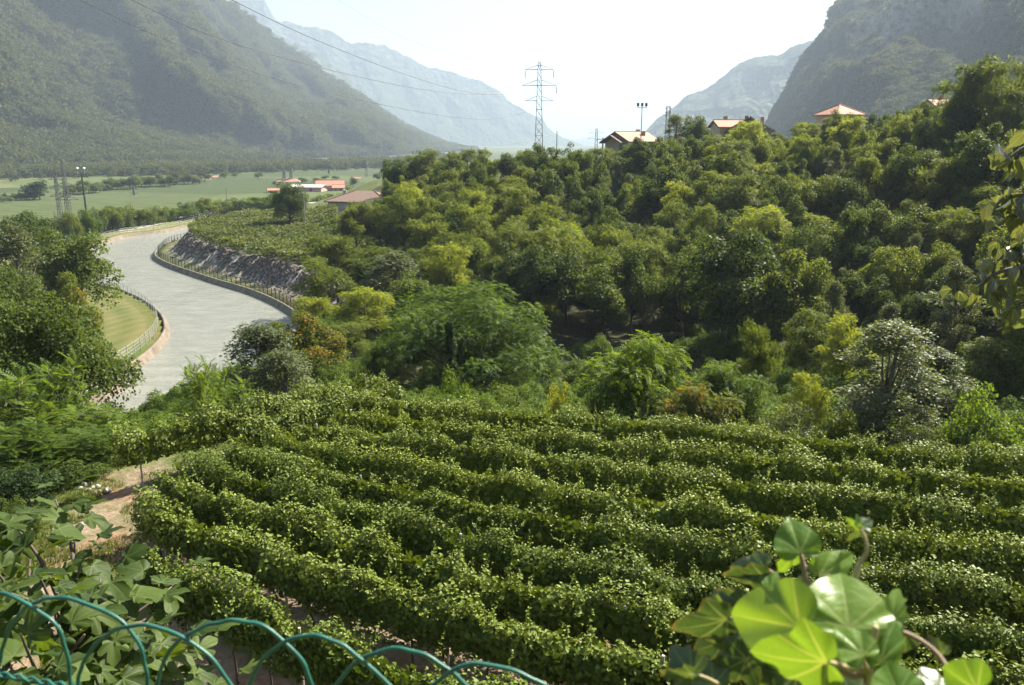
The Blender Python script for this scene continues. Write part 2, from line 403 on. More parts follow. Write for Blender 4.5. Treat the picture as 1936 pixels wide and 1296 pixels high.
br = mth(nt, 'ADD', mth(nt, 'MULTIPLY', noise(nt, .9, 6, .65, po), 1.5), -.78)
fd = mth(nt, 'ADD', attr(nt, 'dirt')['Fac'], br); fd = mth(nt, 'MULTIPLY', mth(nt, 'SUBTRACT', fd, .35), 2.6, clamp=True)
c = mix(nt, fd, g1, d1)
lw = ramp(nt, noise(nt, .13, 5, .6, po), [(.35, (.045, .078, .012)), (.5, (.066, .082, .018)), (.68, (.095, .085, .028))])
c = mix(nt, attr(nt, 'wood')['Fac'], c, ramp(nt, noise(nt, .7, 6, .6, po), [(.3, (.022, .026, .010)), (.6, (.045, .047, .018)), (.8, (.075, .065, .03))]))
c = mix(nt, attr(nt, 'lawn')['Fac'], c, lw)
c = mix(nt, mth(nt, 'MULTIPLY', attr(nt, 'trk')['Fac'], .6), c, (.19, .16, .075))
mp = N(nt, 'ShaderNodeMapping'); mp.inputs['Rotation'].default_value = (0, 0, .5); nt.links.new(po, mp.inputs[0])
vo = N(nt, 'ShaderNodeTexVoronoi'); vo.inputs['Scale'].default_value = 2.2; nt.links.new(mp.outputs[0], vo.inputs['Vector'])
stc = ramp(nt, vo.outputs['Color'], [(.15, (.17, .15, .14)), (.6, (.33, .30, .28)), (.9, (.44, .41, .38))])
wv = N(nt, 'ShaderNodeTexWave'); wv.inputs['Scale'].default_value = .09; wv.inputs['Distortion'].default_value = 1.0; nt.links.new(mp.outputs[0], wv.inputs['Vector'])
stc = mix(nt, ramp(nt, wv.outputs['Fac'], [(.93, (0, 0, 0)), (.99, (1, 1, 1))]), stc, (.10, .09, .08))
stw = mth(nt, 'MULTIPLY', attr(nt, 'stone')['Fac'], ramp(nt, noise(nt, .35, 4, .6, po), [(.34, (.25, .25, .25)), (.46, (1, 1, 1))]))
c = mix(nt, stw, c, stc)
nt.links.new(c, p.inputs['Base Color']); p.inputs['Roughness'].default_value = .95; p.inputs['Specular IOR Level'].default_value = .15
bump(nt, p, noise(nt, 7, 6, .7, po), .7, .12)
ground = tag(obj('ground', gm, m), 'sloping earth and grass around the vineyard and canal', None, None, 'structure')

# water
m, nt, p = new_mat('canal_water'); po = pos(nt)
mp = N(nt, 'ShaderNodeMapping'); mp.inputs['Scale'].default_value = (1.0, 2.6, 1); mp.inputs['Rotation'].default_value = (0, 0, .2); nt.links.new(po, mp.inputs[0])
wc = ramp(nt, noise(nt, .22, 5, .6, mp.outputs[0], .6), [(.3, (.155, .162, .135)), (.7, (.21, .215, .18))])
nt.links.new(wc, p.inputs['Base Color']); p.inputs['Roughness'].default_value = .22; p.inputs['IOR'].default_value = 1.33
h = mth(nt, 'ADD', noise(nt, .3, 5, .6, mp.outputs[0], 1.2), mth(nt, 'MULTIPLY', noise(nt, 1.6, 3, .5, mp.outputs[0], .6), .22))
bump(nt, p, h, .7, .42)
def fill_strip(A, B, zf=None):        # ribbon between two lines resampled to the same count
    n = 160
    def rs(L):
        L = np.array(L, float); s = np.concatenate([[0], np.cumsum(np.linalg.norm(np.diff(L, axis=0), axis=1))]); t = np.linspace(0, s[-1], n)
        return np.stack([np.interp(t, s, L[:, i]) for i in range(L.shape[1])], -1)
    return rs(A), rs(B)
Lw = np.array(LBs); Rw = np.array(RBs)
A, B = fill_strip(Lw, Rw); n = len(A)
cols = np.stack([A + (B - A) * t for t in np.linspace(-.12, 1.12, 13)], 1)
V = np.concatenate([cols.reshape(-1, 2), np.full((n * 13, 1), WATER)], 1)
ii = np.arange(n * 13).reshape(n, 13); F = np.stack([ii[:-1, :-1], ii[:-1, 1:], ii[1:, 1:], ii[1:, :-1]], -1).reshape(-1, 4)
tag(obj('water', np_mesh('water', V, F), m), 'pale grey-green canal water curving through the valley', None, None, 'structure')

def offset(line, d):
    L = np.array(line); t = np.gradient(L, axis=0); t /= np.linalg.norm(t, axis=1)[:, None]
    return L + np.stack([-t[:, 1], t[:, 0]], -1) * d
def ribbon(name, line, offs, mat, label):     # offs: list of (sideways, z)
    rows = [np.concatenate([offset(line, d), np.full((len(line), 1), z)], 1) for d, z in offs]
    V = np.stack(rows, 1).reshape(-1, 3); k = len(offs); n = len(line); ii = np.arange(n * k).reshape(n, k)
    F = np.stack([ii[:-1, :-1], ii[:-1, 1:], ii[1:, 1:], ii[1:, :-1]], -1).reshape(-1, 4)
    return tag(obj(name, np_mesh(name, V, F), mat), label, None, None, 'structure')
m, nt, p = new_mat('canal_concrete'); po = pos(nt)
cc = ramp(nt, noise(nt, .8, 6, .65, po), [(.3, (.085, .068, .048)), (.5, (.15, .118, .085)), (.75, (.21, .17, .13))])
nt.links.new(cc, p.inputs['Base Color']); p.inputs['Roughness'].default_value = .85; bump(nt, p, noise(nt, 3, 5, .6, po), .3, .05)
M['concrete'] = m
M['dark_concrete'] = plain('darker_concrete', (.15, .14, .105), .9, 0, .4, .9)  # darker tone than the opposite bank
lsgn = 1
ribbon('canal_bank', LBs, [(-.1, WATER - .5), (.55, BANK - .02), (.57, BANK + .07), (.86, BANK + .07), (.88, BANK - .3)], M['concrete'], 'concrete lined bank below the mesh fence')
ribbon('canal_bank', RBs, [(.1, WATER - .5), (-.55, BANK + .0), (-.57, BANK + .10), (-.85, BANK + .10), (-.87, BANK - .3)], M['dark_concrete'], 'concrete lined bank below the green railing')

# valley floor
m, nt, p = new_mat('valley_fields'); po = pos(nt)
vo = N(nt, 'ShaderNodeTexVoronoi'); vo.inputs['Scale'].default_value = .0058; vo.inputs['Randomness'].default_value = .75; nt.links.new(po, vo.inputs['Vector'])
fc = ramp(nt, vo.outputs['Color'], [(.1, (.045, .062, .026)), (.4, (.085, .105, .042)), (.62, (.065, .082, .036)), (.9, (.145, .145, .066))])
wv = N(nt, 'ShaderNodeTexWave'); wv.inputs['Scale'].default_value = .036; wv.inputs['Distortion'].default_value = .6; wv.bands_direction = 'X'
mp = N(nt, 'ShaderNodeMapping'); mp.inputs['Rotation'].default_value = (0, 0, .95); nt.links.new(po, mp.inputs[0]); nt.links.new(mp.outputs[0], wv.inputs['Vector'])
fc = mix(nt, .7, fc, ramp(nt, wv.outputs['Fac'], [(.2, (.5, .55, .5)), (.7, (1.15, 1.12, 1.0))]), 'MULTIPLY')
fc = mix(nt, .5, fc, ramp(nt, noise(nt, .12, 5, .7, po), [(.3, (.6, .6, .6)), (.7, (1.3, 1.3, 1.2))]), 'MULTIPLY')
nt.links.new(fc, p.inputs['Base Color']); p.inputs['Roughness'].default_value = .9; p.inputs['Specular IOR Level'].default_value = .1
bump(nt, p, wv.outputs['Fac'], .5, 1.0)
vf = MB().add([(-7400, 120, VALLEY), (7400, 120, VALLEY), (7400, 12700, VALLEY), (-7400, 12700, VALLEY)], [(0, 1, 2, 3)]).build('valley_floor', m)
vf['kind'] = 'structure'

# stones facing the slope between path and terrace
rs = np.random.default_rng(19); line = RBs[[k for k, q in enumerate(RBs) if 94 < q[1] < 200]]
n = 5200; ti = rs.uniform(0, len(line) - 1.01, n); k0 = ti.astype(int); fr = (ti - k0)[:, None]; base = line[k0] * (1 - fr) + line[k0 + 1] * fr
tg = nrm(line[k0 + 1] - line[k0]); nr_ = np.stack([tg[:, 1], -tg[:, 0]], -1); d = rs.uniform(3.5, 7.8, n); P2 = base + nr_ * d[:, None]
d2 = pdist(RBs[::2], P2[:, 0], P2[:, 1]); kp = (np.abs(d2 - d) < .35) & (fbm(P2[:, 0] / 3.0, P2[:, 1] / 3.0, 3, 41) > -.42); P2 = P2[kp]; n = len(P2)
cube = np.array([(-1,-1,-1),(1,-1,-1),(1,1,-1),(-1,1,-1),(-.75,-.75,1),(.75,-.75,1),(.75,.75,1),(-.75,.75,1)], float)
cf = np.array([(4,5,6,7),(0,1,5,4),(1,2,6,5),(2,3,7,6),(3,0,4,7)])
zs = terrain(P2[:, 0], P2[:, 1], False); e_ = .2
nz = nrm(np.stack([terrain(P2[:, 0] - e_, P2[:, 1], False) - terrain(P2[:, 0] + e_, P2[:, 1], False), terrain(P2[:, 0], P2[:, 1] - e_, False) - terrain(P2[:, 0], P2[:, 1] + e_, False), np.full(n, 2 * e_)], -1) + rs.normal(size=(n, 3)) * .12)
V, F, A = scatter((cube * np.array([1, .7, .45]) + rs.normal(size=(8, 3)) * .08, cf), np.concatenate([P2, zs[:, None] + .03], 1), frames(nz, rs.normal(size=(n, 3))), rs.uniform(.16, .34, n), rs.random(n))
m, nt, p = new_mat('facing_stone'); nt.links.new(ramp(nt, N(nt, 'ShaderNodeAttribute', attribute_name='rnd').outputs['Fac'], [(.0, (.055, .045, .035)), (.6, (.12, .098, .077)), (1, (.19, .16, .13))]), p.inputs['Base Color']); p.inputs['Roughness'].default_value = .9
tag(obj('stone_facing', np_mesh('stone_facing', V, F, {'rnd': A}), m), 'rough grey stones facing the slope above the canal path', None, None, 'stuff')

# ------------------------------------------------------------------ mountains
def mountain_mat(name, forest, rock, rock_amt, tree_scale, rough_bump):
    m, nt, p = new_mat(name); po = pos(nt)
    f1 = ramp(nt, noise(nt, .006, 5, .6, po), [(.3, forest[0]), (.55, forest[1]), (.72, forest[2])])
    vo = N(nt, 'ShaderNodeTexVoronoi'); vo.inputs['Scale'].default_value = tree_scale; nt.links.new(po, vo.inputs['Vector'])
    f1 = mix(nt, .6, f1, ramp(nt, vo.outputs['Color'], [(.1, (.55, .6, .55)), (.9, (1.45, 1.4, 1.3))]), 'MULTIPLY')
    mp = N(nt, 'ShaderNodeMapping'); mp.inputs['Scale'].default_value = (1, 1, 3.2); nt.links.new(po, mp.inputs[0])
    rk = ramp(nt, noise(nt, .02, 8, .7, mp.outputs[0], .4), [(.3, [c*.55 for c in rock]), (.55, rock), (.75, [min(1, c*1.35) for c in rock])])
    rf = mth(nt, 'MULTIPLY', attr(nt, 'rock')['Fac'], ramp(nt, noise(nt, .016, 7, .68, mp.outputs[0]), [(.5 - rock_amt*.3, (0, 0, 0)), (.62 - rock_amt*.3, (1, 1, 1))]))
    nt.links.new(mix(nt, rf, f1, rk), p.inputs['Base Color']); p.inputs['Roughness'].default_value = 1; p.inputs['Specular IOR Level'].default_value = 0
    hh = mth(nt, 'SUBTRACT', mth(nt, 'MULTIPLY', noise(nt, .03, 6, .7, po), 8), mth(nt, 'MULTIPLY', vo.outputs['Distance'], rough_bump))
    bump(nt, p, hh, .9, 1.6)
    return m
def az_te(x, y): d = ray(x, y); return math.atan2(d[0], d[1]), d[2] / math.hypot(d[0], d[1])
FOREST_PTS = []
def mountain(name, sil, foot, mat, label, seed, prof=1.25, gully=.10, na=260, nr=90, rockf=None, forest=0, fsize=1.0, crag=.0):
    """sil: photo point and distance of the crest; foot: photo x and distance of the foot"""
    sa = np.array([az_te(x, y) + (r,) for x, y, r in sil]); fa = np.array([(az_te(x, 300)[0], r) for x, r in foot])
    az = np.linspace(sa[0, 0], sa[-1, 0], na)
    te = np.interp(az, sa[:, 0], sa[:, 1]); rr = np.interp(az, sa[:, 0], sa[:, 2]); rf = np.interp(az, fa[:, 0], fa[:, 1])
    te = te + .0016 * fbm(az * 90, az * 0 + seed, 4, seed) * np.clip((te + .03) * 12, 0, 1)
    t = np.concatenate([np.linspace(0, 1, nr), np.linspace(1.06, 1.6, 8)])
    T, AZ = np.meshgrid(t, az, indexing='ij')
    RR, RF, TE = rr[None], rf[None], te[None]
    tc = np.clip(T, 0, 1)
    w = 4 * tc * (1 - tc)
    arc = AZ * RR / 260.0
    g = fbm(arc + .9 * T, T * 1.1 + seed, 5, seed); g = 1 - np.abs(g) * 1.6
    g2 = fbm(arc * 3.1, T * 5, 4, seed + 11)
    Rr = RF + (RR - RF) * T
    Rr = Rr - (RR - RF) * (gully * g + gully * .35 * g2) * w
    zt = RR * TE
    pz = tc ** prof
    if crag: pz = pz + crag * w * np.sin(pz * 9 + g2 * 1.2 + fbm(arc * .8, T * 0, 2, seed)) * .12
    Z = VALLEY + (zt - VALLEY) * pz
    Z = np.where(T > 1, zt - (T - 1) * np.maximum(zt - VALLEY, 10) * 1.1, Z)
    # keep everything below the crest line of sight
    lim = TE * Rr - (1 - tc) * 2.0
    Z = np.where(T < 1, np.minimum(Z, np.maximum(lim, VALLEY - 3)), Z)
    Z = np.where(T == 0, VALLEY - 3, Z)
    X, Y = Rr * np.sin(AZ), Rr * np.cos(AZ)
    V = np.stack([X, Y, Z], -1).reshape(-1, 3); n0, n1 = T.shape
    ii = np.arange(n0 * n1).reshape(n0, n1); F = np.stack([ii[:-1, :-1], ii[:-1, 1:], ii[1:, 1:], ii[1:, :-1]], -1).reshape(-1, 4)
    rk = rockf(T, AZ, X, Y, Z) if rockf else np.clip((T - .45) * 1.2, 0, 1)
    o = tag(obj(name, np_mesh(name, V, F, {'rock': np.clip(rk, 0, 1).ravel()}, True), mat), label, None, None, 'structure')
    if forest:
        rng = np.random.default_rng(seed + 100); fi = rng.uniform(0, nr - 1.01, forest); ai = rng.uniform(0, na - 1.01, forest)
        i0, j0 = fi.astype(int), ai.astype(int); u, v = (fi - i0)[:, None], (ai - j0)[:, None]
        G3 = np.stack([X, Y, Z], -1)
        Pp = (G3[i0, j0]*(1-u) + G3[i0+1, j0]*u)*(1-v) + (G3[i0, j0+1]*(1-u) + G3[i0+1, j0+1]*u)*v
        keep = (rk[i0, j0] < .55) | (rng.random(forest) < .25)
        FOREST_PTS.append((Pp[keep], rng.uniform(.7, 1.35, keep.sum()) * fsize))
    return o
mat_l = mountain_mat('wooded_slope', [(.028, .038, .019), (.046, .056, .027), (.078, .082, .042)], (.26, .25, .235), .2, .085, 5)
mat_f = mountain_mat('far_slope', [(.035, .048, .027), (.046, .058, .032), (.062, .070, .042)], (.15, .15, .145), .05, .03, 10)
mat_r = mountain_mat('cliff_slope', [(.030, .046, .018), (.050, .066, .026), (.085, .095, .042)], (.24, .23, .22), .8, .11, 5)
mountain('mountain', [(-900, -330, 1500), (-100, -330, 1900), (200, -230, 2150), (330, -100, 2250), (430, 0, 2350), (480, 40, 2400), (520, 75, 2450), (600, 130, 2550), (690, 190, 2650), (760, 238, 2750), (840, 274, 2900), (900, 292, 3000)],
         [(-900, 650), (0, 1000), (420, 1200), (740, 1650), (900, 2500)], mat_l, 'wooded mountainside filling the upper left', 31, 1.12, .24, 420, 150, None, 26000, 1.75)
mountain('hill', [(-700, 20, 950), (-200, 95, 1080), (0, 165, 1130), (80, 190, 1150), (170, 222, 1170), (300, 262, 1200), (420, 293, 1230), (520, 309, 1260)],
         [(-700, 640), (0, 830), (300, 930), (520, 1100)], mat_l, 'lower wooded spur at the foot of the left mountain', 37, 1.0, .2, 260, 70, None, 8000, 1.35)
mountain('mountain', [(380, 20, 3740), (500, 55, 3740), (560, 82, 3740), (610, 108, 3740), (660, 148, 3740), (695, 185, 3740), (740, 215, 3825), (800, 250, 3910), (860, 277, 3995), (930, 288, 4080)],
         [(380, 2805), (930, 3570)], mat_f, 'blue hazy ridge behind the left mountainside', 41, 1.1, .12, 200, 60)
mountain('mountain', [(300, -120, 5040), (400, -60, 5040), (440, -10, 5040), (500, 0, 5040), (506, 15, 5040), (520, 35, 5040), (560, 46, 5040), (595, 51, 5040), (632, 62, 5040), (650, 76, 5040), (670, 82, 5040), (700, 84, 5040), (727, 85, 5112), (760, 105, 5184), (810, 125, 5256), (905, 150, 5328), (935, 166, 5328), (970, 197, 5400), (1000, 213, 5400), (1025, 225, 5472), (1036, 243, 5472), (1052, 255, 5544), (1080, 265, 5616), (1120, 283, 5760)],
         [(300, 3744), (1120, 5472)], mat_f, 'pale blue far mountain sloping down to the valley gap', 43, 1.2, .10, 300, 70)
mountain('mountain', [(1000, 275, 9350), (1060, 271, 9350), (1090, 263, 9350), (1118, 261, 9350), (1150, 266, 9350), (1230, 268, 9350), (1300, 285, 9350)],
         [(1000, 8500), (1300, 8500)], mat_f, 'faint low mountain closing the end of the valley', 47, 1.1, .1, 80, 30)
mountain('mountain', [(1190, 285, 3400), (1222, 247, 3400), (1240, 228, 3400), (1262, 213, 3400), (1292, 186, 3400), (1335, 170, 3400), (1372, 140, 3400), (1398, 118, 3400), (1425, 109, 3400), (1466, 105, 3400), (1485, 97, 3400), (1520, 82, 3300), (1552, 68, 3300), (1640, 20, 3200), (1800, -60, 3100)],
         [(1190, 3100), (1400, 2600), (1800, 2000)], mat_f, 'hazy blue mountain with pale cliffs right of the valley gap', 53, .8, .12, 260, 90, lambda T, A, X, Y, Z: np.clip(.75 - np.abs(T - .45) * 1.3, 0, 1), 0, 1, .5)
def rockr(T, A, X, Y, Z):
    s = fbm(A * 14, T * 6, 3, 77)
    return np.clip(1.1 - np.abs(T - .62 - .1 * s) * 4.2 + .5 * s, 0, 1) * np.clip((A - az_te(1530, 200)[0]) * 14, .25, 1)
mountain('mountain', [(1440, 262, 1500), (1466, 205, 1500), (1485, 175, 1500), (1503, 138, 1500), (1530, 98, 1500), (1560, 60, 1520), (1566, 40, 1530), (1568, 24, 1540), (1590, 8, 1550), (1640, -12, 1560), (1750, -70, 1550), (1936, -150, 1500), (2500, -300, 1300)],
         [(1440, 1150), (1600, 800), (1936, 620), (2500, 500)], mat_r, 'steep grey cliff mountain with scrub at the upper right', 59, .85, .14, 380, 150, rockr, 15000, .8, 1.0)

# forests too far off to count: points carrying small tree shapes
def tree_mass(name, P, S, source, label, mat=None):
    me = bpy.data.meshes.new(name); me.vertices.add(len(P)); me.vertices.foreach_set('co', np.asarray(P, np.float32).ravel())
    me.attributes.new('size', 'FLOAT', 'POINT').data.foreach_set('value', np.asarray(S, np.float32))
    me.attributes.new('turn', 'FLOAT_VECTOR', 'POINT').data.foreach_set('vector', np.stack([np.zeros(len(P)), np.zeros(len(P)), R.uniform(0, 6.28, len(P))], -1).astype(np.float32).ravel())
    o = tag(obj(name, me), label, None, None, 'stuff')
    ng = bpy.data.node_groups.new(name, 'GeometryNodeTree')
    ng.interface.new_socket('Geometry', in_out='INPUT', socket_type='NodeSocketGeometry'); ng.interface.new_socket('Geometry', in_out='OUTPUT', socket_type='NodeSocketGeometry')
    gi, go = ng.nodes.new('NodeGroupInput'), ng.nodes.new('NodeGroupOutput')
    ip = ng.nodes.new('GeometryNodeInstanceOnPoints'); oi = ng.nodes.new('GeometryNodeObjectInfo'); oi.inputs['Object'].default_value = source
    a1 = ng.nodes.new('GeometryNodeInputNamedAttribute'); a1.data_type = 'FLOAT'; a1.inputs[0].default_value = 'size'
    a2 = ng.nodes.new('GeometryNodeInputNamedAttribute'); a2.data_type = 'FLOAT_VECTOR'; a2.inputs[0].default_value = 'turn'
    L = ng.links.new
    m2p = ng.nodes.new('GeometryNodeMeshToPoints'); L(gi.outputs[0], m2p.inputs[0])
    L(m2p.outputs[0], ip.inputs['Points']); L(oi.outputs['Geometry'], ip.inputs['Instance']); L(a1.outputs[0], ip.inputs['Scale']); L(a2.outputs[0], ip.inputs['Rotation'])
    L(ip.outputs[0], go.inputs[0])
    md = o.modifiers.new('trees', 'NODES'); md.node_group = ng
    return o
def clump_mesh(seed, RX, RZ, zc, nl, sub):
    rng = np.random.default_rng(seed)
    cr, C, Rd = lobed_crown(rng, RX, RZ, zc, nl, sub, RX * .36, T_DIAMOND, (.4, .6), low=-.4)
    return np_mesh('far_crown', cr[0], cr[1], {'rnd': cr[2]})
fc_me = clump_mesh(5, 4.2, 4.0, 3.6, 9, 230); fc_me.materials.append(M['far'])
ws = D(700, 309, 1300); wt = empty('woodland_tree', (ws[0], ws[1], VALLEY - .3), 0, 'small round tree at the edge of the valley woodland', 'tree')
far_src = obj('crown', fc_me, None, wt); obj('trunk', PROTO['far0'][1], None, wt)
FP = np.concatenate([a for a, b in FOREST_PTS]); FS = np.concatenate([b for a, b in FOREST_PTS])
tree_mass('forest', FP, FS, far_src, 'dense woodland covering the mountainsides')

# ------------------------------------------------------------------ vineyard rows
def vine_foliage(rng, x0, y0, x1, y1, per_m, lsize, seed, fat=1.0):
    L = math.hypot(x1 - x0, y1 - y0); ux, uy = (x1 - x0) / L, (y1 - y0) / L
    n = int(L * per_m); s = rng.uniform(-.3, L + .3, n)
    th = rng.uniform(-.35 * math.pi, 1.35 * math.pi, n)           # around the hedge, open below
    lump = 1 + .72 * fbm(s * 1.0, th * .75 + seed, 3, seed) + .12 * vnoise(s * 4, th * 2, seed + 3)
    rad = (.25 + .85 * rng.random(n)**.6) * lump
    a, b = .275 * fat, .56 * fat
    hx, hz = np.cos(th) * a * rad, np.sin(th) * b * rad
    hz = hz + .16 * fbm(s * .7, s * 0 + seed * 1.7, 2, seed + 5) * (hz > 0); hz = np.where(hz < -.5, -.5 + (hz + .5) * .4, hz)
    wob = .10 * vnoise(s * .35, s * 0 + seed, 8)
    P = np.stack([x0 + ux * s - uy * (hx + wob), y0 + uy * s + ux * (hx + wob), 1.5 + hz], -1)
    nn = np.stack([-uy * np.cos(th), ux * np.cos(th), np.sin(th) * 1.0 + .12], -1) + rng.normal(size=(n, 3)) * .42
    dv = rng.normal(size=(n, 3)) * .7 + np.stack([-uy * np.cos(th), ux * np.cos(th), np.full(n, -.5)], -1)
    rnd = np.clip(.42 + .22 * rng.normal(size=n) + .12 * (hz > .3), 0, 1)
    tm = T_VINE if per_m < 1500 else T_WIDE
    parts = [scatter(tm, P, frames(nn, dv), lsize * rng.uniform(.65, 1.25, n), rnd)]
    nc = int(L * 430); sc_ = rng.uniform(0, L, nc); cx = rng.normal(size=nc) * .12; cz = 1.45 + rng.uniform(-.5, .42, nc) * fat       # larger, darker leaves added inside to block sunlight
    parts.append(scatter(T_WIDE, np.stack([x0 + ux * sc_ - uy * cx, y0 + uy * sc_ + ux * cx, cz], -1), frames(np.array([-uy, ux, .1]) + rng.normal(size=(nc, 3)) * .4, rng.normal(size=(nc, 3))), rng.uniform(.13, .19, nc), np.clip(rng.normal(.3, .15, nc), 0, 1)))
    ns = int(L * 5.5); ss = rng.uniform(0, L, ns)                 # loose shoots above the hedge
    for q in range(ns):
        ln = rng.uniform(.3, 1.0); k = int(ln / .024) + 4; t = np.linspace(0, 1, k)
        side = rng.normal() * .4; al = rng.normal() * .4; arch = rng.uniform(-.1, .5)
        sp = ss[q] + al * ln * t; hp = rng.normal() * .2 + side * ln * t * 1.2; zp = 1.45 + .40 + ln * (t * .85 - arch * t * t)
        Pq = np.stack([x0 + ux * sp - uy * hp, y0 + uy * sp + ux * hp, zp], -1) + rng.normal(size=(k, 3)) * (.062 * (1.15 - t))[:, None]
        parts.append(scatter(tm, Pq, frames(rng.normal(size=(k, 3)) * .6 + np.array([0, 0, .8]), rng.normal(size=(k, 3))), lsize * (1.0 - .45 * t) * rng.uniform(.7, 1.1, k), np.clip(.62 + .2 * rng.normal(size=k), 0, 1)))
    return join(parts)
def trunk_mesh(seed):
    rng = np.random.default_rng(seed); mb = MB(); x = y = 0; pts = []
    for i in range(6): pts.append((x, y, -.15 + i * .24)); x += rng.normal() * .035; y += rng.normal() * .035
    mb.tube(pts, [.035, .03, .027, .025, .023, .02], 5); me = mb.mesh('vine_trunk', True); me.materials.append(M['bark']); return me
VT = [trunk_mesh(i) for i in range(4)]
M['post'] = plain('post_concrete', (.33, .31, .29), .8, 0, .2, 8)
pm = MB(); pm.tube([(0, 0, -.3), (0, 0, 2.0)], .032, 6); POST = pm.mesh('vine_post'); POST.materials.append(M['post'])
row_labels = ['short vine row nearest the wire fence', 'second vine row from the wire fence with bare trunks showing', 'third vine row from the wire fence', 'fourth vine row from the wire fence starting beside the dirt track',
 'fifth vine row from the wire fence', 'sixth vine row from the wire fence', 'third vine row from the trees at the back', 'second vine row from the trees at the back', 'backmost vine row running right below the trees']
def vine_row(line, label, per_m, lsize, seed, trunks=True, group='vineyard rows', fat=1.0):
    rng = np.random.default_rng(seed); line = np.array(line, float); sg = np.concatenate([[0], np.cumsum(np.linalg.norm(np.diff(line, axis=0), axis=1))]); L = sg[-1]
    tg = np.gradient(line, sg, axis=0); tg /= np.linalg.norm(tg, axis=1)[:, None]; o0 = line[0]
    def at(s, h=0):                                       # along the row, sideways -> place relative to the row's start
        sc = np.clip(s, 0, L); tx, ty = np.interp(sc, sg, tg[:, 0]), np.interp(sc, sg, tg[:, 1]); ex = s - sc
        return np.interp(sc, sg, line[:, 0]) - o0[0] + tx * ex - ty * h, np.interp(sc, sg, line[:, 1]) - o0[1] + ty * ex + tx * h
    root = empty('vine_row', (o0[0], o0[1], VINE_Z), 0, label, 'vine row', group)
    V, F, A = vine_foliage(rng, 0, 0, L, 0, per_m, lsize, seed, fat)
    bx, by = at(V[:, 0], V[:, 1]); V = np.stack([bx, by, V[:, 2]], -1)
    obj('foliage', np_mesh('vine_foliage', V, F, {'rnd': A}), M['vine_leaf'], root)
    if trunks:
        for i in range(int(L / .95)):
            px, py = (float(q) for q in at(i * .95 + rng.normal() * .08 + .2))
            obj('trunk', VT[i % 4], None, root, (px, py, tz(o0[0] + px, o0[1] + py) - VINE_Z), (rng.normal() * .06, rng.normal() * .06, rng.uniform(0, 6.28)))
    for i in range(int(L / 4.6) + 1):
        if i * 4.6 + .5 < L:
            px, py = (float(q) for q in at(i * 4.6 + .5)); obj('post', POST, None, root, (px, py, tz(o0[0] + px, o0[1] + py) - VINE_Z), (rng.normal() * .02, rng.normal() * .02, 0))
    return root
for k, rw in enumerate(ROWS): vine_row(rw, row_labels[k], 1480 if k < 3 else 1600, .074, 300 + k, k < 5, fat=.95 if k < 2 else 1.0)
# the row along the upper left edge, and one inside the corner
vine_row([(-13.0, 24.8), (-9.3, 28.4), (-5.6, 32.0)], 'slanting vine row edging the vineyard below the ailanthus trees', 1600, .078, 331, False)
vine_row([(-9.4, 26.2), (-7.0, 28.6), (-4.8, 30.6)], 'short vine row just inside the slanting edge row', 1600, .078, 332, False)

# ------------------------------------------------------------------ haze: one closed box of even air
mh = bpy.data.materials.new('haze'); mh.use_nodes = True; nt = mh.node_tree
for nd in list(nt.nodes):
    if nd.type != 'OUTPUT_MATERIAL': nt.nodes.remove(nd)
pv = N(nt, 'ShaderNodeVolumePrincipled'); pv.inputs['Color'].default_value = (.48, .585, .725, 1); pv.inputs['Density'].default_value = HAZE_DENSITY; pv.inputs['Anisotropy'].default_value = .15
nt.links.new(pv.outputs[0], nt.nodes['Material Output'].inputs['Volume'])
hz = MB().box((0, 6300, 427), (15000, 13000, 915)).build('haze', mh)
tag(hz, 'pale blue summer haze filling the valley', None, None, 'stuff')

# ------------------------------------------------------------------ trees: special kinds
rg = np.random.default_rng(77)
cr, C, Rd = lobed_crown(rg, 6.2, 4.0, 5.0, 70, 13500, .46, T_FROND_S, (.16, .27), up=.8, low=-.2, hollow=.45, flat=.7)
proto('round', cr, 'fresh', limbs(rg, C, .28, .2, 6.5, 34), 'bark')
cr, C, Rd = lobed_crown(rg, 2.6, 2.5, 3.1, 34, 3600, .5, T_FROND_S, (.2, .36), up=.7, low=-.1, hollow=.4, flat=.7, hang=.5)
proto('mimosa', cr, 'fresh', limbs(rg, C, .10, .1, 4.3, 20), 'bark')
cr, C, Rd = lobed_crown(rg, 5.0, 4.6, 6.0, 60, 30000, .22, T_DIAMOND, (.17, .30), low=-.2, jitter=1.1)
proto('walnut', cr, 'oak', limbs(rg, C, .26, .25, 8.0, 30), 'bark')
cr, C, Rd = lobed_crown(rg, .42, 2.6, 2.9, 50, 9000, .12, T_DIAMOND, (.4, .7), shape='column', hang=-1.5, hollow=.1)
proto('cypress', cr, 'dark', limbs(rg, C, .06, .1, 4.2, 4), 'bark')
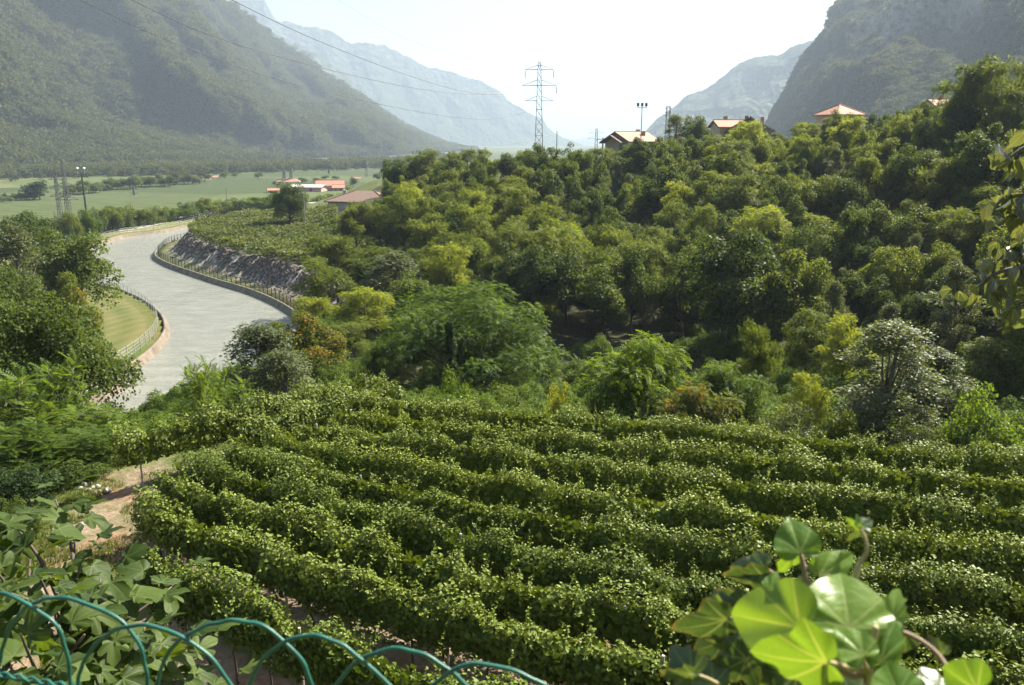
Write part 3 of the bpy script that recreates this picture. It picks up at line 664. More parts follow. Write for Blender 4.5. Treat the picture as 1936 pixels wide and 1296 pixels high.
def ailanthus(seed, nb, H, W, nf):
    rng = np.random.default_rng(seed); tips = []; mb = MB()
    mb.tube([(0, 0, -.5), (.08, .05, H*.35), (-.05, .1, H*.7), (.05, 0, H*.97)], [.13, .1, .07, .03], 6); tips.append((np.array((.05, 0, H*.97)), np.array((0, 0, 1.0))))
    for i in range(nb):
        a = i * 2.4 + rng.normal() * .3; t = .18 + .76 * (i + .5) / nb; b = np.array((0, .05, H * t)); w = W * (1.08 - t * .75) * rng.uniform(.65, 1.05)
        e = b + np.array((math.cos(a) * w, math.sin(a) * w, H * .16 * rng.uniform(.5, 1.3)))
        mb.tube([b, (b + e) / 2 + np.array((0, 0, -.08 * w)), e], [.05, .035, .02], 5); tips.append((e, nrm(e - b + np.array((0, 0, .5)))))
        if w > 1.0:
            tips.append(((b + e) / 2, np.array((0, 0, 1.0))))
            e2 = (b + e) / 2 + rng.normal(size=3) * .45 * w + np.array((0, 0, .25)); mb.tube([(b + e) / 2, e2], [.03, .015], 4); tips.append((e2, np.array((0, 0, 1.0))))
    parts = []
    for tp, ax in tips:
        k = nf; a = np.arange(k) * 2.4 + rng.uniform(0, 6); el = np.linspace(1.15, -.15, k) + rng.normal(size=k) * .15
        d = np.stack([np.cos(a) * np.cos(el), np.sin(a) * np.cos(el), np.sin(el)], -1); n = np.stack([-np.cos(a) * np.sin(el), -np.sin(a) * np.sin(el), np.cos(el)], -1) + rng.normal(size=(k, 3)) * .15
        P = tp + d * .05 + np.array((0, 0, -.12)) * np.linspace(0, 1.6, k)[:, None]
        parts.append(scatter(T_FROND, P, frames(n, d), rng.uniform(.55, .95, k), np.clip(rng.normal(.5, .2, k), 0, 1)))
    return join(parts), mb.mesh('trunk', True)
for i in range(3):
    cr, tm = ailanthus(90 + i, 26, 5.2, 1.9, 11); proto('ailanthus%d' % i, cr, 'fresh', tm, 'bark_grey')

BB = {}
def size_of(key):
    if key not in BB:
        me = PROTO[key][0]; co = np.empty(len(me.vertices) * 3, np.float32); me.vertices.foreach_get('co', co); co = co.reshape(-1, 3)
        BB[key] = (np.percentile(co[:, 2], 99.6), (np.percentile(co[:, 0], 98.5) - np.percentile(co[:, 0], 1.5) + np.percentile(co[:, 1], 98.5) - np.percentile(co[:, 1], 1.5)) / 2)
    return BB[key]
def tree_at(key, name, x0, x1, ytop, Y, label, cat='tree', group=None, leaf=None, sink=0.0, zg=None):
    """a tree standing on the ground at distance Y, as wide and as high as the photo shows"""
    c = D((x0 + x1) / 2, ytop, Y); g = tz(c[0], Y) if zg is None else zg; H = max(c[2] - g, .8); Hp, Wp = size_of(key)
    W = (x1 - x0) / FOC * Y * .95; s = H / Hp; sx = (W / Wp) / s
    return tree(key, name, (c[0], Y, g - sink), label, cat, group, s, None, sx, leaf)

T = tree_at
T('round', 'round_tree', 735, 1045, 545, 62, 'large round fresh green tree in the centre behind the vineyard')
T('cypress', 'cypress', 841, 860, 610, 46, 'thin dark cypress standing in front of the large round tree')
T('grey0', 'willow', 425, 560, 617, 48, 'grey-green willow leaning over the canal water')
T('grey1', 'willow', 470, 590, 665, 45, 'lower silvery willow in front of the taller one by the canal')
T('oak0', 'walnut_tree', 500, 645, 592, 57, 'tree with orange-brown leaf tips beside the canal railing', leaf='autumn')
T('ailanthus0', 'ailanthus', 325, 420, 684, 39, 'dark feathery ailanthus standing against the canal water')
T('ailanthus1', 'ailanthus', 400, 495, 722, 37, 'feathery ailanthus right of the one against the water')
T('ailanthus2', 'ailanthus', 370, 450, 700, 43, 'ailanthus half hidden between the willow and its neighbours')
for i, (a, b, t, Y, k, lf, lb) in enumerate([
    (575, 690, 445, 104, 'locust0', 'locust', 'yellow-green locust at the top of the stone slope by the terrace'),
    (650, 760, 470, 96, 'locust1', 'locust', 'locust right of the stone slope with a dark gap below'),
    (800, 890, 462, 90, 'locust2', 'locust_y', 'bright yellow-green locust above the large round tree'),
    (555, 640, 560, 82, 'locust0', 'locust_y', 'bright locust at the lower end of the canal railing'),
    (630, 745, 545, 74, 'locust1', 'locust_y', 'bright yellow-green locust left of the large round tree'),
    (690, 790, 480, 86, 'grey0', None, 'grey-green tree between the bright locusts'),
    (730, 830, 520, 80, 'oak1', None, 'dark broadleaf tree behind the large round tree'),
    (560, 660, 490, 92, 'locust2', 'locust', 'locust leaning over the top of the stone slope'),
    (600, 700, 610, 66, 'locust2', 'locust', 'locust between the orange-tipped tree and the large round tree'),
    (1010, 1055, 515, 84, 'locust1', 'locust_y', 'slender light green locust right above the large round tree'),
    (880, 990, 490, 92, 'oak2', None, 'dark broadleaf tree above the large round tree'),
    (680, 760, 640, 58, 'locust0', 'fresh', 'small green tree at the left foot of the large round tree'),
    ]): T(k, 'locust_tree' if 'locust' in k else 'broadleaf_tree', a, b, t, Y, lb, leaf=lf)
T('mimosa', 'mimosa_tree', 1118, 1312, 636, 41, 'fresh green feathery tree standing alone above the vineyard centre')
for (k, a, b, t, Y, lf, lb, nm, ct) in [
    ('shrub0', 1028, 1088, 727, 41, 'yellow', 'small lime yellow bush left of the feathery green tree', 'bush', 'bush'),
    ('mimosa', 1240, 1395, 728, 39, 'autumn', 'bushy sapling with orange tips right of the feathery green tree', 'sapling', 'sapling'),
    ('shrub1', 1438, 1545, 764, 38, 'olive', 'rounded grey-olive bush at the back of the vineyard', 'bush', 'bush'),
    ('mimosa', 1300, 1440, 690, 46, 'fresh', 'light green bush behind the orange-tipped sapling', 'bush', 'bush'),
    ('grey1', 1600, 1778, 612, 40, 'olive', 'tall silvery poplar with a dark trunk rising above the vineyard', 'poplar', 'tree'),
    ('shrub0', 1782, 1940, 736, 36, 'fresh', 'broad bright green bush at the back right corner of the vineyard', 'bush', 'bush'),
    ('locust0', 1398, 1474, 614, 50, 'locust', 'slim tree with layered leaves in front of the dark slope', 'locust_tree', 'tree'),
    ('locust1', 1485, 1585, 590, 56, 'locust', 'locust between the slim layered tree and the silvery poplar', 'locust_tree', 'tree'),
    ('locust2', 1560, 1655, 600, 52, 'locust_y', 'flat-topped locust just left of the silvery poplar', 'locust_tree', 'tree'),
    ('locust1', 1492, 1572, 708, 42, 'locust_y', 'small light yellow-green tree left of the silvery poplar', 'locust_tree', 'tree'),
    ('locust0', 1760, 1940, 560, 62, 'locust', 'wide locust on the right edge above the bright bush', 'locust_tree', 'tree'),
    ('grey0', 1720, 1830, 660, 46, 'olive', 'grey-green tree right of the silvery poplar', 'broadleaf_tree', 'tree'),
    ('oak3', 1820, 1960, 640, 52, 'locust', 'olive green tree at the right edge behind the bright bush', 'broadleaf_tree', 'tree'),
    ('shrub1', 820, 900, 700, 41, 'fresh', 'low leafy bush below the thin cypress', 'bush', 'bush'),
    ('shrub0', 640, 740, 735, 44, 'fresh', 'green bush behind the top left corner of the vineyard', 'bush', 'bush'),
    ('shrub1', 900, 1010, 728, 43, 'oak', 'dark bush at the foot of the large round tree', 'bush', 'bush'),
    ('shrub0', 1375, 1450, 735, 44, 'oak', 'dark green bush left of the grey-olive bush', 'bush', 'bush'),
    ('shrub1', 1540, 1640, 775, 37, 'locust', 'low bush at the foot of the silvery poplar', 'bush', 'bush'),
    ('shrub0', 1690, 1800, 790, 36, 'olive', 'low grey bush between the silvery poplar and the bright bush', 'bush', 'bush'),
    ('shrub1', 1085, 1150, 752, 40, 'locust', 'low olive bush under the feathery green tree', 'bush', 'bush'),
    ('shrub0', 1380, 1460, 795, 36.5, 'locust', 'low bush in front of the grey-olive bush', 'bush', 'bush')]:
    T(k, nm, a, b, t, Y, lb, ct, None, lf)
for (k, a, b, t, Y, lf, lb, nm) in [
    ('walnut', -70, 212, 560, 44, 'oak', 'large dense dark tree at the left edge in front of the lawn', 'walnut_tree'),
    ('ailanthus0', -70, 110, 706, 31, None, 'feathery ailanthus at the left edge below the dense dark tree', 'ailanthus'),
    ('ailanthus1', 40, 175, 680, 33, None, 'tallest feathery ailanthus in front of the dense dark tree', 'ailanthus'),
    ('ailanthus2', 110, 240, 768, 30, None, 'feathery ailanthus reaching towards the canal water', 'ailanthus'),
    ('ailanthus1', -40, 120, 800, 26, None, 'low feathery ailanthus above the fig tree', 'ailanthus'),
    ('ailanthus0', 90, 235, 815, 27, None, 'low feathery ailanthus beside the grassy track', 'ailanthus'),
    ('ailanthus2', 205, 285, 822, 30, None, 'small feathery ailanthus below the nearest water', 'ailanthus'),
    ('oak1', 58, 196, 438, 92, 'oak', 'dark bushy tree overlapping the far bend of the canal', 'broadleaf_tree'),
    ('grey0', -25, 60, 428, 84, 'olive', 'grey-green tree at the left edge level with the far bend', 'broadleaf_tree'),
    ('oak2', -10, 95, 405, 130, 'oak', 'round dark tree at the left edge before the fields', 'broadleaf_tree'),
    ('oak3', -60, 50, 500, 72, 'oak', 'leafy tree at the left edge above the dense dark tree', 'broadleaf_tree'),
    ('oak0', 70, 165, 520, 74, 'autumn', 'small brownish tree below the dark bushy one at the bend', 'broadleaf_tree'),
    ('locust1', 20, 110, 470, 100, 'locust', 'light green tree between the two dark ones on the left', 'locust_tree')]:
    T(k, nm, a, b, t, Y, lb, leaf=lf)
for (a, b, t, Y, lf, lb) in [(-30, 90, 880, 24, 'dark', 'dark bush behind the fig tree at the left edge'), (60, 175, 870, 25.5, 'oak', 'bush left of the white stones beside the track'), (235, 315, 838, 29, 'fresh', 'bush at the left end of the slanting vine row'), (-20, 60, 940, 21, 'oak', 'bush under the fig tree by the left edge')]:
    T('shrub0', 'bush', a, b, t, Y, lb, 'bush', None, lf)
T('walnut', 'oak_tree', 511, 577, 347, 172, 'lone dark oak on the terrace beside the white house')

# belt of trees along the far bank road
BL = ['bushy dark tree', 'bushy light green tree', 'low leafy tree', 'rounded green tree']
for i in range(40):
    x = -20 + i * 14.2 + R.normal() * 3; yb = np.interp(x, [0, 120, 200, 300, 420, 560], [474, 464, 442, 425, 409, 400]); yt = np.interp(x, [0, 120, 200, 300, 420, 560], [430, 404, 398, 388, 376, 372]) + R.normal() * 5
    g = G(x, yb - 2, -22.3); w = R.uniform(32, 52); q = R.integers(4)
    wh_ = 'behind the left masts' if x < 170 else 'before the far road bend' if x < 270 else 'behind the far road' if x < 380 else 'between the far road and the oak' if x < 500 else 'behind the lone oak'
    T(['shrub0', 'shrub1', 'locust0', 'shrub1'][q] if i % 5 else 'oak2', 'roadside_tree', x - w/2, x + w/2, yt, g[1], BL[q] + ' in the belt ' + wh_, 'tree', 'trees along the road beyond the canal', ['oak', 'locust', 'locust', 'fresh'][q], 0, tz(g[0], g[1]))
# wooded hillside on the right
pts = []
for _ in range(9000):
    a = R.uniform(-.215, .70); y0 = float(np.interp(a, A_, [130, 120, 112, 92, 84, 76, 68, 58, 40])); y1 = float(np.interp(a, A_, [190, 182, 178, 165, 158, 150, 140, 125, 95]))
    y = R.uniform(y0 - 5, y1 + 14); x = a * y
    if any((x - q[0])**2 + (y - q[1])**2 < 4.15**2 for q in pts): continue
    if (a < -.12 and y < 125) or (a < -.145 and y > 132): continue
    pts.append((x, y, a, (y - y0) / (y1 - y0)))
    if len(pts) >= 296: break
ZW = [(-.1, 'above the white terrace house'), (-.02, 'left of the tall pylon'), (.06, 'straight below the tall pylon'), (.12, 'right of the tall pylon'), (.19, 'below the cream house'), (.26, 'below the lattice mast'), (.33, 'below the pink gable house'), (.4, 'left of the pyramid roof'), (.47, 'right of the pyramid roof'), (.56, 'left of the tall crest locusts'), (9, 'below the tall crest locusts')]
def zone(x, y, a, t):
    h = 'at the foot of' if t < .2 else 'low on' if t < .45 else 'halfway up' if t < .7 else 'high on' if t < .92 else 'on top of'
    return h + ' the slope ' + next(w for u, w in ZW if a < u)
for i, (x, y, a, t) in enumerate(pts):
    v = vnoise(x / 16, y / 16, 33) + .25 * R.normal()
    if v > .28: k, lf, nm, lb = 'locust%d' % (i % 3), ('locust' if R.random() < .85 else 'locust_y'), 'locust_tree', 'light green layered locust '
    elif v < -.42 and R.random() < .6: k, lf, nm, lb = 'grey%d' % (i % 2), 'olive', 'broadleaf_tree', 'grey-green upright tree '
    else: k, lf, nm, lb = ('oak%d' % (i % 4) if i % 5 < 2 else 'multi%d' % (i % 3)), ('oak' if R.random() < .75 else 'locust'), 'broadleaf_tree', 'dark round broadleaf tree '
    sc = R.uniform(.78, 1.3) * (1.0 if t < .85 else .8)
    if k.startswith('grey'): sc *= .8
    if .3 < a < .53 and t > .55: sc *= .82
    if .03 < a < .28 and t < .25: sc = max(sc, 1.15) * 1.1
    tree(k, nm, (x, y, tz(x, y) - .2), ('small ' if sc < .92 else 'tall ' if sc > 1.1 else 'middling ') + lb.replace('layered ', '').replace('round ', '') + zone(x, y, a, t), 'tree', 'trees on the wooded hillside', sc, None, R.uniform(.72, 1.02), lf)
tree_at('locust1', 'locust_tree', 1375, 1500, 392, 92, 'large bright yellow locust in the middle of the wooded slope', leaf='locust_y')
tree_at('locust2', 'locust_tree', 1500, 1600, 405, 96, 'pale yellow-green tree right of the bright locust on the slope', leaf='locust_y')
tree_at('locust0', 'locust_tree', 1795, 1900, 112, 110, 'tall slender locust against the cliff at the upper right')
tree_at('locust2', 'locust_tree', 1865, 1960, 118, 104, 'tall locust at the right edge against the cliff')
tree_at('grey1', 'birch_tree', 1255, 1300, 218, 178, 'thin upright tree beside the lattice mast')
tree_at('oak2', 'broadleaf_tree', 1296, 1350, 220, 175, 'round green tree right of the lattice mast')
tree_at('locust1', 'locust_tree', 765, 838, 284, 165, 'leafy tree at the left end of the hill crest', leaf='locust')
tree_at('locust0', 'locust_tree', 842, 875, 288, 165, 'small tree beside the leftmost crest tree', leaf='locust')

# undergrowth filling the ravine and the slopes
sm_c = obj('undergrowth_bush', PROTO['shrub0'][0], None, None, (-4.0, 43.5, tz(-4.0, 43.5)))
tag(sm_c, 'small bush under the large round tree near the cypress', 'bush')
up, us = [], []
for _ in range(9000):
    a = R.uniform(-.30, .72); y = R.uniform(30, 170) if R.random() < .6 else R.uniform(33, 60); x = a * y
    if y < vine_back(x) + 2.2 or (x < -22 + .0 * y and y > 60 and pdist(RBs[::3], np.array([x]), np.array([y]))[0] < 16): continue
    if x < -19 and y < 75: continue
    if .04 < a < .26 and 70 < y < 98 and R.random() < .6: continue
    up.append((x, y)); us.append(R.uniform(.5, 1.15) * (1 if y > vine_back(x) + 14 else .5))
    if len(up) >= 2300: break
for _ in range(700):
    x, y = R.uniform(-40, -15.5), R.uniform(22, 62)
    if pdist(LBs[::2], np.array([x]), np.array([y]))[0] < 5 or pdist(RBs[::2], np.array([x]), np.array([y]))[0] < 2 or inside(CANAL, np.array([x]), np.array([y]))[0] or y > 62 + 0 * x: continue
    if x > -18.5 and y < 30: continue
    up.append((x, y)); us.append(R.uniform(.4, .9))
up = np.array(up); tree_mass('undergrowth', np.concatenate([up, terrain(up[:, 0], up[:, 1], False)[:, None] - .15], 1), us, sm_c, 'shrubby undergrowth between the trees')

# terrace vineyard beside the canal
k = 0
for i in range(19):
    y = 127 + i * 4.3
    xsn = np.linspace(-100, -16, 400); dd = pdist(RBs[::2], xsn, np.full(400, y)); ok = (dd > 7.4) & (~inside(CANAL, xsn, np.full(400, y))) & (pdist(LBs[::2], xsn, np.full(400, y)) > dd)
    if ok.sum() < 10: continue
    x0 = xsn[ok].min(); x1 = min(xsn[ok].max(), -.24 * y + (4 if i > 6 else 8))
    if x1 - x0 < 4: continue
    n = int((x1 - x0) * 95); s = R.uniform(x0, x1, n); v = R.uniform(-1.9, 1.9, n)
    lum = .3 * fbm(s / 2.2, v / 2 + y, 3, 5)
    zt = 1.75 + lum + .12 * R.normal(size=n) - .28 * v * v * .4 - (np.abs(v) > 1.6) * R.random(n) * .8
    P = np.stack([s, y + v + .1 * (s - x0) * 0 - .06 * (s + 50), terrain(s, np.full(n, y), False) + zt], -1)
    nn = np.array([0, 0, 1.0]) + R.normal(size=(n, 3)) * .55
    o0 = np.array([(x0 + x1) / 2, y, tz((x0 + x1) / 2, y)])
    me = scatter(T_DIAMOND, P - o0, frames(nn, R.normal(size=(n, 3))), R.uniform(.35, .62, n), np.clip(R.normal(.5, .22, n), 0, 1))
    root = empty('pergola_row', tuple(o0), 0, ('front pergola vine row at the edge of the stone slope' if k == 0 else 'second pergola vine row above the stone slope' if k == 1 else 'pergola vine row in the front half of the terrace vineyard' if k < 9 else 'pergola vine row in the back half of the terrace vineyard'), 'vine row', 'pergola rows on the terrace'); k += 1
    obj('foliage', np_mesh('pergola_foliage', me[0], me[1], {'rnd': me[2]}), M['pergola_leaf'], root)
    pmb = POST
    for xx in np.arange(x0 + 1, x1, 6): obj('post', POST, None, root, (xx - o0[0], 0, tz(xx, y) - o0[2]))

# ------------------------------------------------------------------ roads beyond the canal
M['road'] = plain('road', (.27, .245, .215), .9, 0, .1, .5)
sel = [i for i, q in enumerate(LBs) if q[1] > 192]
ln = LBs[sel[0]:sel[-1] + 1]
rows = []
for d, dz in ((9.0, .03), (13.0, .03)):
    o_ = offset(ln, d); rows.append(np.concatenate([o_, np.full((len(o_), 1), BANK + dz)], 1))
V = np.stack(rows, 1).reshape(-1, 3); ii = np.arange(len(V)).reshape(-1, 2)
tag(obj('road', np_mesh('road', V, np.stack([ii[:-1, 0], ii[:-1, 1], ii[1:, 1], ii[1:, 0]], -1)), M['road']), 'pale road along the far bank of the canal', None, None, 'structure')

# ------------------------------------------------------------------ canal fences
M['galv'] = plain('galvanised', (.36, .38, .40), .5, .4, .1, 3)
M['dkgreen'] = plain('dark_green_steel', (.03, .05, .045), .5, .2, .2, 3)
def resample(line, step):
    L = np.array(line); s = np.concatenate([[0], np.cumsum(np.linalg.norm(np.diff(L, axis=0), axis=1))]); t = np.arange(0, s[-1], step)
    return np.stack([np.interp(t, s, L[:, i]) for i in range(2)], -1)
def bank_fence(name, line, z, h, step, mat, rails, label, group=None, pr=.03, rr=.012, mesh_wires=0):
    Q = resample(line, step); o0 = Q[len(Q)//2]
    root = empty(name, (o0[0], o0[1], z), 0, label, 'fence', group)
    pm = MB(); pm.box((0, 0, h / 2 - .15), (pr * 2, pr * 2, h + .3)); me = pm.mesh('fence_post'); me.materials.append(mat)
    for q in Q: obj('post', me, None, root, (q[0] - o0[0], q[1] - o0[1], 0))
    S = resample(line, step / 2)
    for hr in rails:
        mb = MB(); mb.tube([(q[0] - o0[0], q[1] - o0[1], hr) for q in S], rr, 4); mb.build('rail', mat, root)
    if mesh_wires:
        V, F = [], []
        W = resample(line, .22)
        for q, q2 in zip(W[:-1], W[1:]):
            d = (q2 - q); d = d / (np.linalg.norm(d) + 1e-9) * .006; b = len(V)
            V += [(q[0]-o0[0]-d[0], q[1]-o0[1]-d[1], .05), (q[0]-o0[0]+d[0], q[1]-o0[1]+d[1], .05), (q[0]-o0[0]+d[0], q[1]-o0[1]+d[1], h-.05), (q[0]-o0[0]-d[0], q[1]-o0[1]-d[1], h-.05)]; F.append((b, b+1, b+2, b+3))
        w = obj('wire_mesh', np_mesh('wire_mesh', np.array(V), np.array(F)), mat, root); w['kind'] = 'stuff'
    return root
li = [i for i, q in enumerate(LBs) if 52 < q[1] < 142]; la = [i for i, q in enumerate(LBs) if 150 < q[1] < 250]; ri = [i for i, q in enumerate(RBs) if 88 < q[1] < 215]
bank_fence('mesh_fence', offset(LBs, 1.5)[li[0]:li[-1]], BANK, 1.45, 2.0, M['galv'], (.35, .7, 1.05, 1.42), 'grey wire mesh fence curving round the mown bank', mesh_wires=1)
bank_fence('mesh_fence', offset(LBs, 2.0)[la[0]:la[-1]], BANK, 1.4, 2.6, M['galv'], (.45, .9, 1.37), 'thin mesh fence between the far bend and the road')
bank_fence('railing', offset(RBs, -1.35)[ri[0]:ri[-1]], BANK, 1.15, 1.7, M['dkgreen'], (.45, .8, 1.12), 'dark green railing along the path below the stone slope', pr=.05, rr=.035)

# ------------------------------------------------------------------ pylons, masts, poles and cables
M['steel'] = plain('lattice_steel', (.10, .105, .11), .6, .3, .15, 1)
M['wood'] = plain('pole_wood', (.10, .08, .06), .9, 0, .2, 2)
M['cable'] = plain('cable', (.05, .055, .06), .6, .2, .1, 1)
M['insul'] = plain('insulator', (.13, .09, .07), .3, 0, .1, 1)
M['lamp'] = plain('lamp_glass', (.75, .77, .8), .2, 0, .05, 1)
def pylon(name, loc, H, wb, wt, arms, label, rz=0, r=.07, insul=2.4, panels=14, group=None):
    root = empty(name, loc, rz, label, 'pylon', group)
    wd = lambda z: wb + (wt - wb) * min(1, z / H)
    for sx, sy in ((1,1),(1,-1),(-1,1),(-1,-1)):
        mb = MB(); mb.tube([(sx*wd(0)/2, sy*wd(0)/2, -1), (sx*wd(H)/2, sy*wd(H)/2, H)], r, 4); mb.build('leg', M['steel'], root)
    mb = MB(); z = 0; hs = [0]
    for i in range(panels): hs.append(H * (1 - (1 - (i+1)/panels)**1.25))
    for i in range(panels):
        z0, z1 = hs[i], hs[i+1]; a, b = wd(z0)/2, wd(z1)/2
        for q in range(4):
            c0 = [(1,1),(1,-1),(-1,-1),(-1,1)][q]; c1 = [(1,-1),(-1,-1),(-1,1),(1,1)][q]
            mb.tube([(c0[0]*a, c0[1]*a, z0), (c1[0]*b, c1[1]*b, z1)], r*.5, 3); mb.tube([(c1[0]*a, c1[1]*a, z0), (c0[0]*b, c0[1]*b, z1)], r*.5, 3)
            if i % 3 == 0: mb.tube([(c0[0]*b, c0[1]*b, z1), (c1[0]*b, c1[1]*b, z1)], r*.8, 4)
    br = mb.build('bracing', M['steel'], root)
    for hz_, half, ends in arms:
        for s in (-1, 1):
            mb = MB(); w = wd(hz_) / 2
            for yy in (-w, w):
                mb.tube([(s*w, yy, hz_), (s*half, 0, hz_)], r*.8, 4); mb.tube([(s*w, yy, hz_ + half*.3), (s*half, 0, hz_)], r*.6, 4)
            arm = mb.build('crossarm', M['steel'], root)
            if s in ends:
                mb = MB(); mb.tube([(s*half, 0, hz_), (s*half, 0, hz_ - insul*.12)], .03, 4)
                for q in range(9): zz = hz_ - insul*(.12 + .088*q); mb.tube([(s*half, 0, zz), (s*half, 0, zz - insul*.05), (s*half, 0, zz - insul*.088)], [.04, .14, .04], 6)
                mb.build('insulator', M['insul'], arm)
    return root
PY = D(1020, 117, 235); pz = tz(PY[0], 235); PH = PY[2] - pz
pylon('pylon', (PY[0], 235, pz), PH, 2.7, .75, [(D(1020, 132, 235)[2] - pz, 4.0, (-1, 1)), (D(1020, 162, 235)[2] - pz, 4.9, (1,)), (D(1020, 191, 235)[2] - pz, 4.0, ())], 'tall lattice pylon with three crossarms against the white sky')
def simple_pole(name, x, yt, Y, label, r=.12, mat='steel', arms=(), cat='pole', sink=0):
    c = D(x, yt, Y); g = tz(c[0], Y) if Y < 300 else VALLEY; H = c[2] - g
    root = empty(name, (c[0], Y, g), 0, label, cat)
    mb = MB(); mb.tube([(0, 0, -.5), (0, 0, H)], [r, r*.6], 7); mb.build('mast', M[mat], root)
    for dz, half in arms:
        mb = MB(); mb.box((0, 0, H - dz), (half*2, .12, .14)); mb.build('crossarm', M[mat], root)
    return root, H
simple_pole('pole', 1053, 248, 225, 'slim plain pole just right of the tall pylon', .16)
r_, H = simple_pole('power_pole', 1140, 262, 215, 'short dark pole with a crossbar left of the first house', .28, 'wood', ((.25, 1.7),))
for s in (-1, 0, 1):
    mb = MB(); mb.tube([(s*1.5, 0, H - .2), (s*1.5, 0, H + .25)], .08, 5); mb.build('insulator', M['insul'], r_)
r_, H = simple_pole('floodlight_mast', 1214, 203, 190, 'floodlight mast with three lamps in front of the first house', .16, 'galv', ((.1, 1.1),), 'light mast')
for s in (-1, 0, 1):
    mb = MB(); mb.box((s*.95, 0, H + .55), (.5, .4, .75)); mb.build('lamp', M['steel'], r_); 
    mb = MB(); mb.tube([(s*.95, 0, H - .1), (s*.95, 0, H + .25)], .05, 4); mb.build('bracket', M['galv'], r_)
def px_pylon(name, x, yt, Y, wb, wt, arms_px, label, r=.06, panels=12, insul=1.5):
    c = D(x, yt, Y); g = tz(c[0], Y) if Y < 300 else VALLEY
    return pylon(name, (c[0], Y, g), c[2] - g, wb, wt, [(D(x, ay, Y)[2] - g, hw / FOC * Y, ()) for ay, hw in arms_px], label, 0, r, insul, panels)
px_pylon('lattice_mast', 1264, 200, 185, 1.3, .7, [(206, 6), (213, 6), (219, 6)], 'slender lattice mast between the first two hilltop houses', .05)
px_pylon('pylon', 1128, 243, 520, 3.2, 1.0, [(252, 14), (262, 16)], 'thin distant pylon left of the short dark pole', .10)
px_pylon('pylon', 117, 306, 255, 1.5, .6, [(352, 20), (366, 14), (378, 22)], 'rusty lattice pylon at the left beyond the canal', .09)
px_pylon('pylon', 104, 332, 262, 1.3, .6, [(340, 14), (356, 15), (372, 15)], 'lower lattice pylon beside the rusty one at the left', .08)
px_pylon('pylon', 537, 322, 560, 2.4, 1.6, [(326, 6)], 'first of two dark lattice pylons by the pink farm building', .14)
px_pylon('pylon', 550, 320, 560, 2.4, 1.6, [(325, 6)], 'second of two dark lattice pylons by the pink farm building', .14)
px_pylon('pylon', 252, 352, 420, .9, .5, [(358, 8), (366, 8)], 'thin grey pylon standing in the fields behind the tree belt', .09)
px_pylon('pylon', 692, 300, 640, 3.0, 1.0, [(308, 9), (316, 9)], 'thin grey pylon in the valley left of the hill crest', .10)
r_, H = simple_pole('floodlight_mast', 154, 330, 240, 'dark green floodlight mast left of the canal bend', .34, 'dkgreen', ((.0, 1.8), (.6, 1.5)), 'light mast')
for s in (-1, 1):
    mb = MB(); mb.tube([(s*1.0, 0, H), (s*1.0, 0, H + 1.6)], .06, 5); mb.build('bracket', M['galv'], r_)
    mb = MB(); mb.tube([(s*1.0, 0, H + 1.5), (s*1.0, 0, H + 1.75), (s*1.0, 0, H + 2.1)], [.25, .45, .1], 8); mb.build('lamp', M['lamp'], r_)
for x, yt, Y, lb in [(208, 400, 215, 'thin lamp pole before the tree belt'), (242, 398, 222, 'thin lamp pole right of the first before the belt'), (427, 356, 300, 'thin pole above the belt left of the oak'), (574, 370, 168, 'thin pole right of the lone terrace oak'), (813, 272, 175, 'small pole rising from the leftmost crest tree'), (102, 400, 235, 'thin dark pole at the foot of the left pylons')]:
    simple_pole('pole', x, yt, Y, lb, .10 if Y < 200 else .13, 'galv' if Y < 230 else 'steel')
def cable(pa, pb, sag, label, r=.03, group='overhead cables', n=40):
    pa, pb = np.array(pa), np.array(pb); t = np.linspace(0, 1, n)[:, None]
    P = pa + (pb - pa) * t; P[:, 2] -= (4 * t * (1 - t))[:, 0] * sag
    o0 = P[0].copy(); mb = MB(); mb.tube(P - o0, r, 4)
    return tag(mb.build('cable', M['cable'], None, loc=tuple(o0)), label, 'cable', group)
def cable_px(pts, label, r):           # pts: (photo x, photo y, distance)
    P = spline([D(x, y, Y) for x, y, Y in pts], 8); o0 = P[0].copy(); mb = MB(); mb.tube(P - o0, r, 4)
    return tag(mb.build('cable', M['cable'], None, loc=tuple(o0)), label, 'cable', 'overhead cables')
cable_px([(60, -45, 62), (152, 0, 70), (330, 82, 90), (520, 149, 118), (700, 194, 152), (850, 221, 190), (930, 225, 214), (996, 212, 233)], 'lowest of the three long cables sweeping down to the tall pylon', .035)
cable_px([(160, -45, 62), (248, 0, 70), (420, 75, 92), (600, 127, 125), (760, 163, 162), (860, 177, 192), (930, 178, 214), (991, 163, 234)], 'middle of the three long cables sweeping down to the tall pylon', .035)
cable_px([(350, -50, 75), (438, 0, 84), (600, 77, 110), (760, 139, 150), (870, 172, 190), (940, 179, 214), (1053, 174, 235)], 'upper of the three long cables sweeping down to the tall pylon', .035)
cable_px([(580, -45, 110), (640, 0, 120), (760, 70, 150), (860, 104, 185), (940, 120, 214), (997, 146, 235)], 'faint thin cable across the sky to the pylon top', .014)
cable_px([(813, 275, 175), (870, 280, 188), (930, 278, 200), (1000, 267, 215), (1053, 254, 225)], 'low cable sagging between the small poles on the crest', .035)
cable_px([(770, 292, 170), (790, 285, 172), (813, 275, 175)], 'short cable dropping behind the leftmost crest tree', .03)
cable_px([(20, 486, 120), (60, 462, 160), (105, 424, 235)], 'cable dropping from the thin pole into the left trees', .04)
cable_px([(105, 424, 235), (150, 424, 232), (190, 412, 226), (208, 402, 215)], 'cable sagging in front of the tree belt at the left', .04)
cable_px([(130, 372, 258), (230, 372, 285), (330, 371, 330)], 'dark line of cable across the fields', .07)

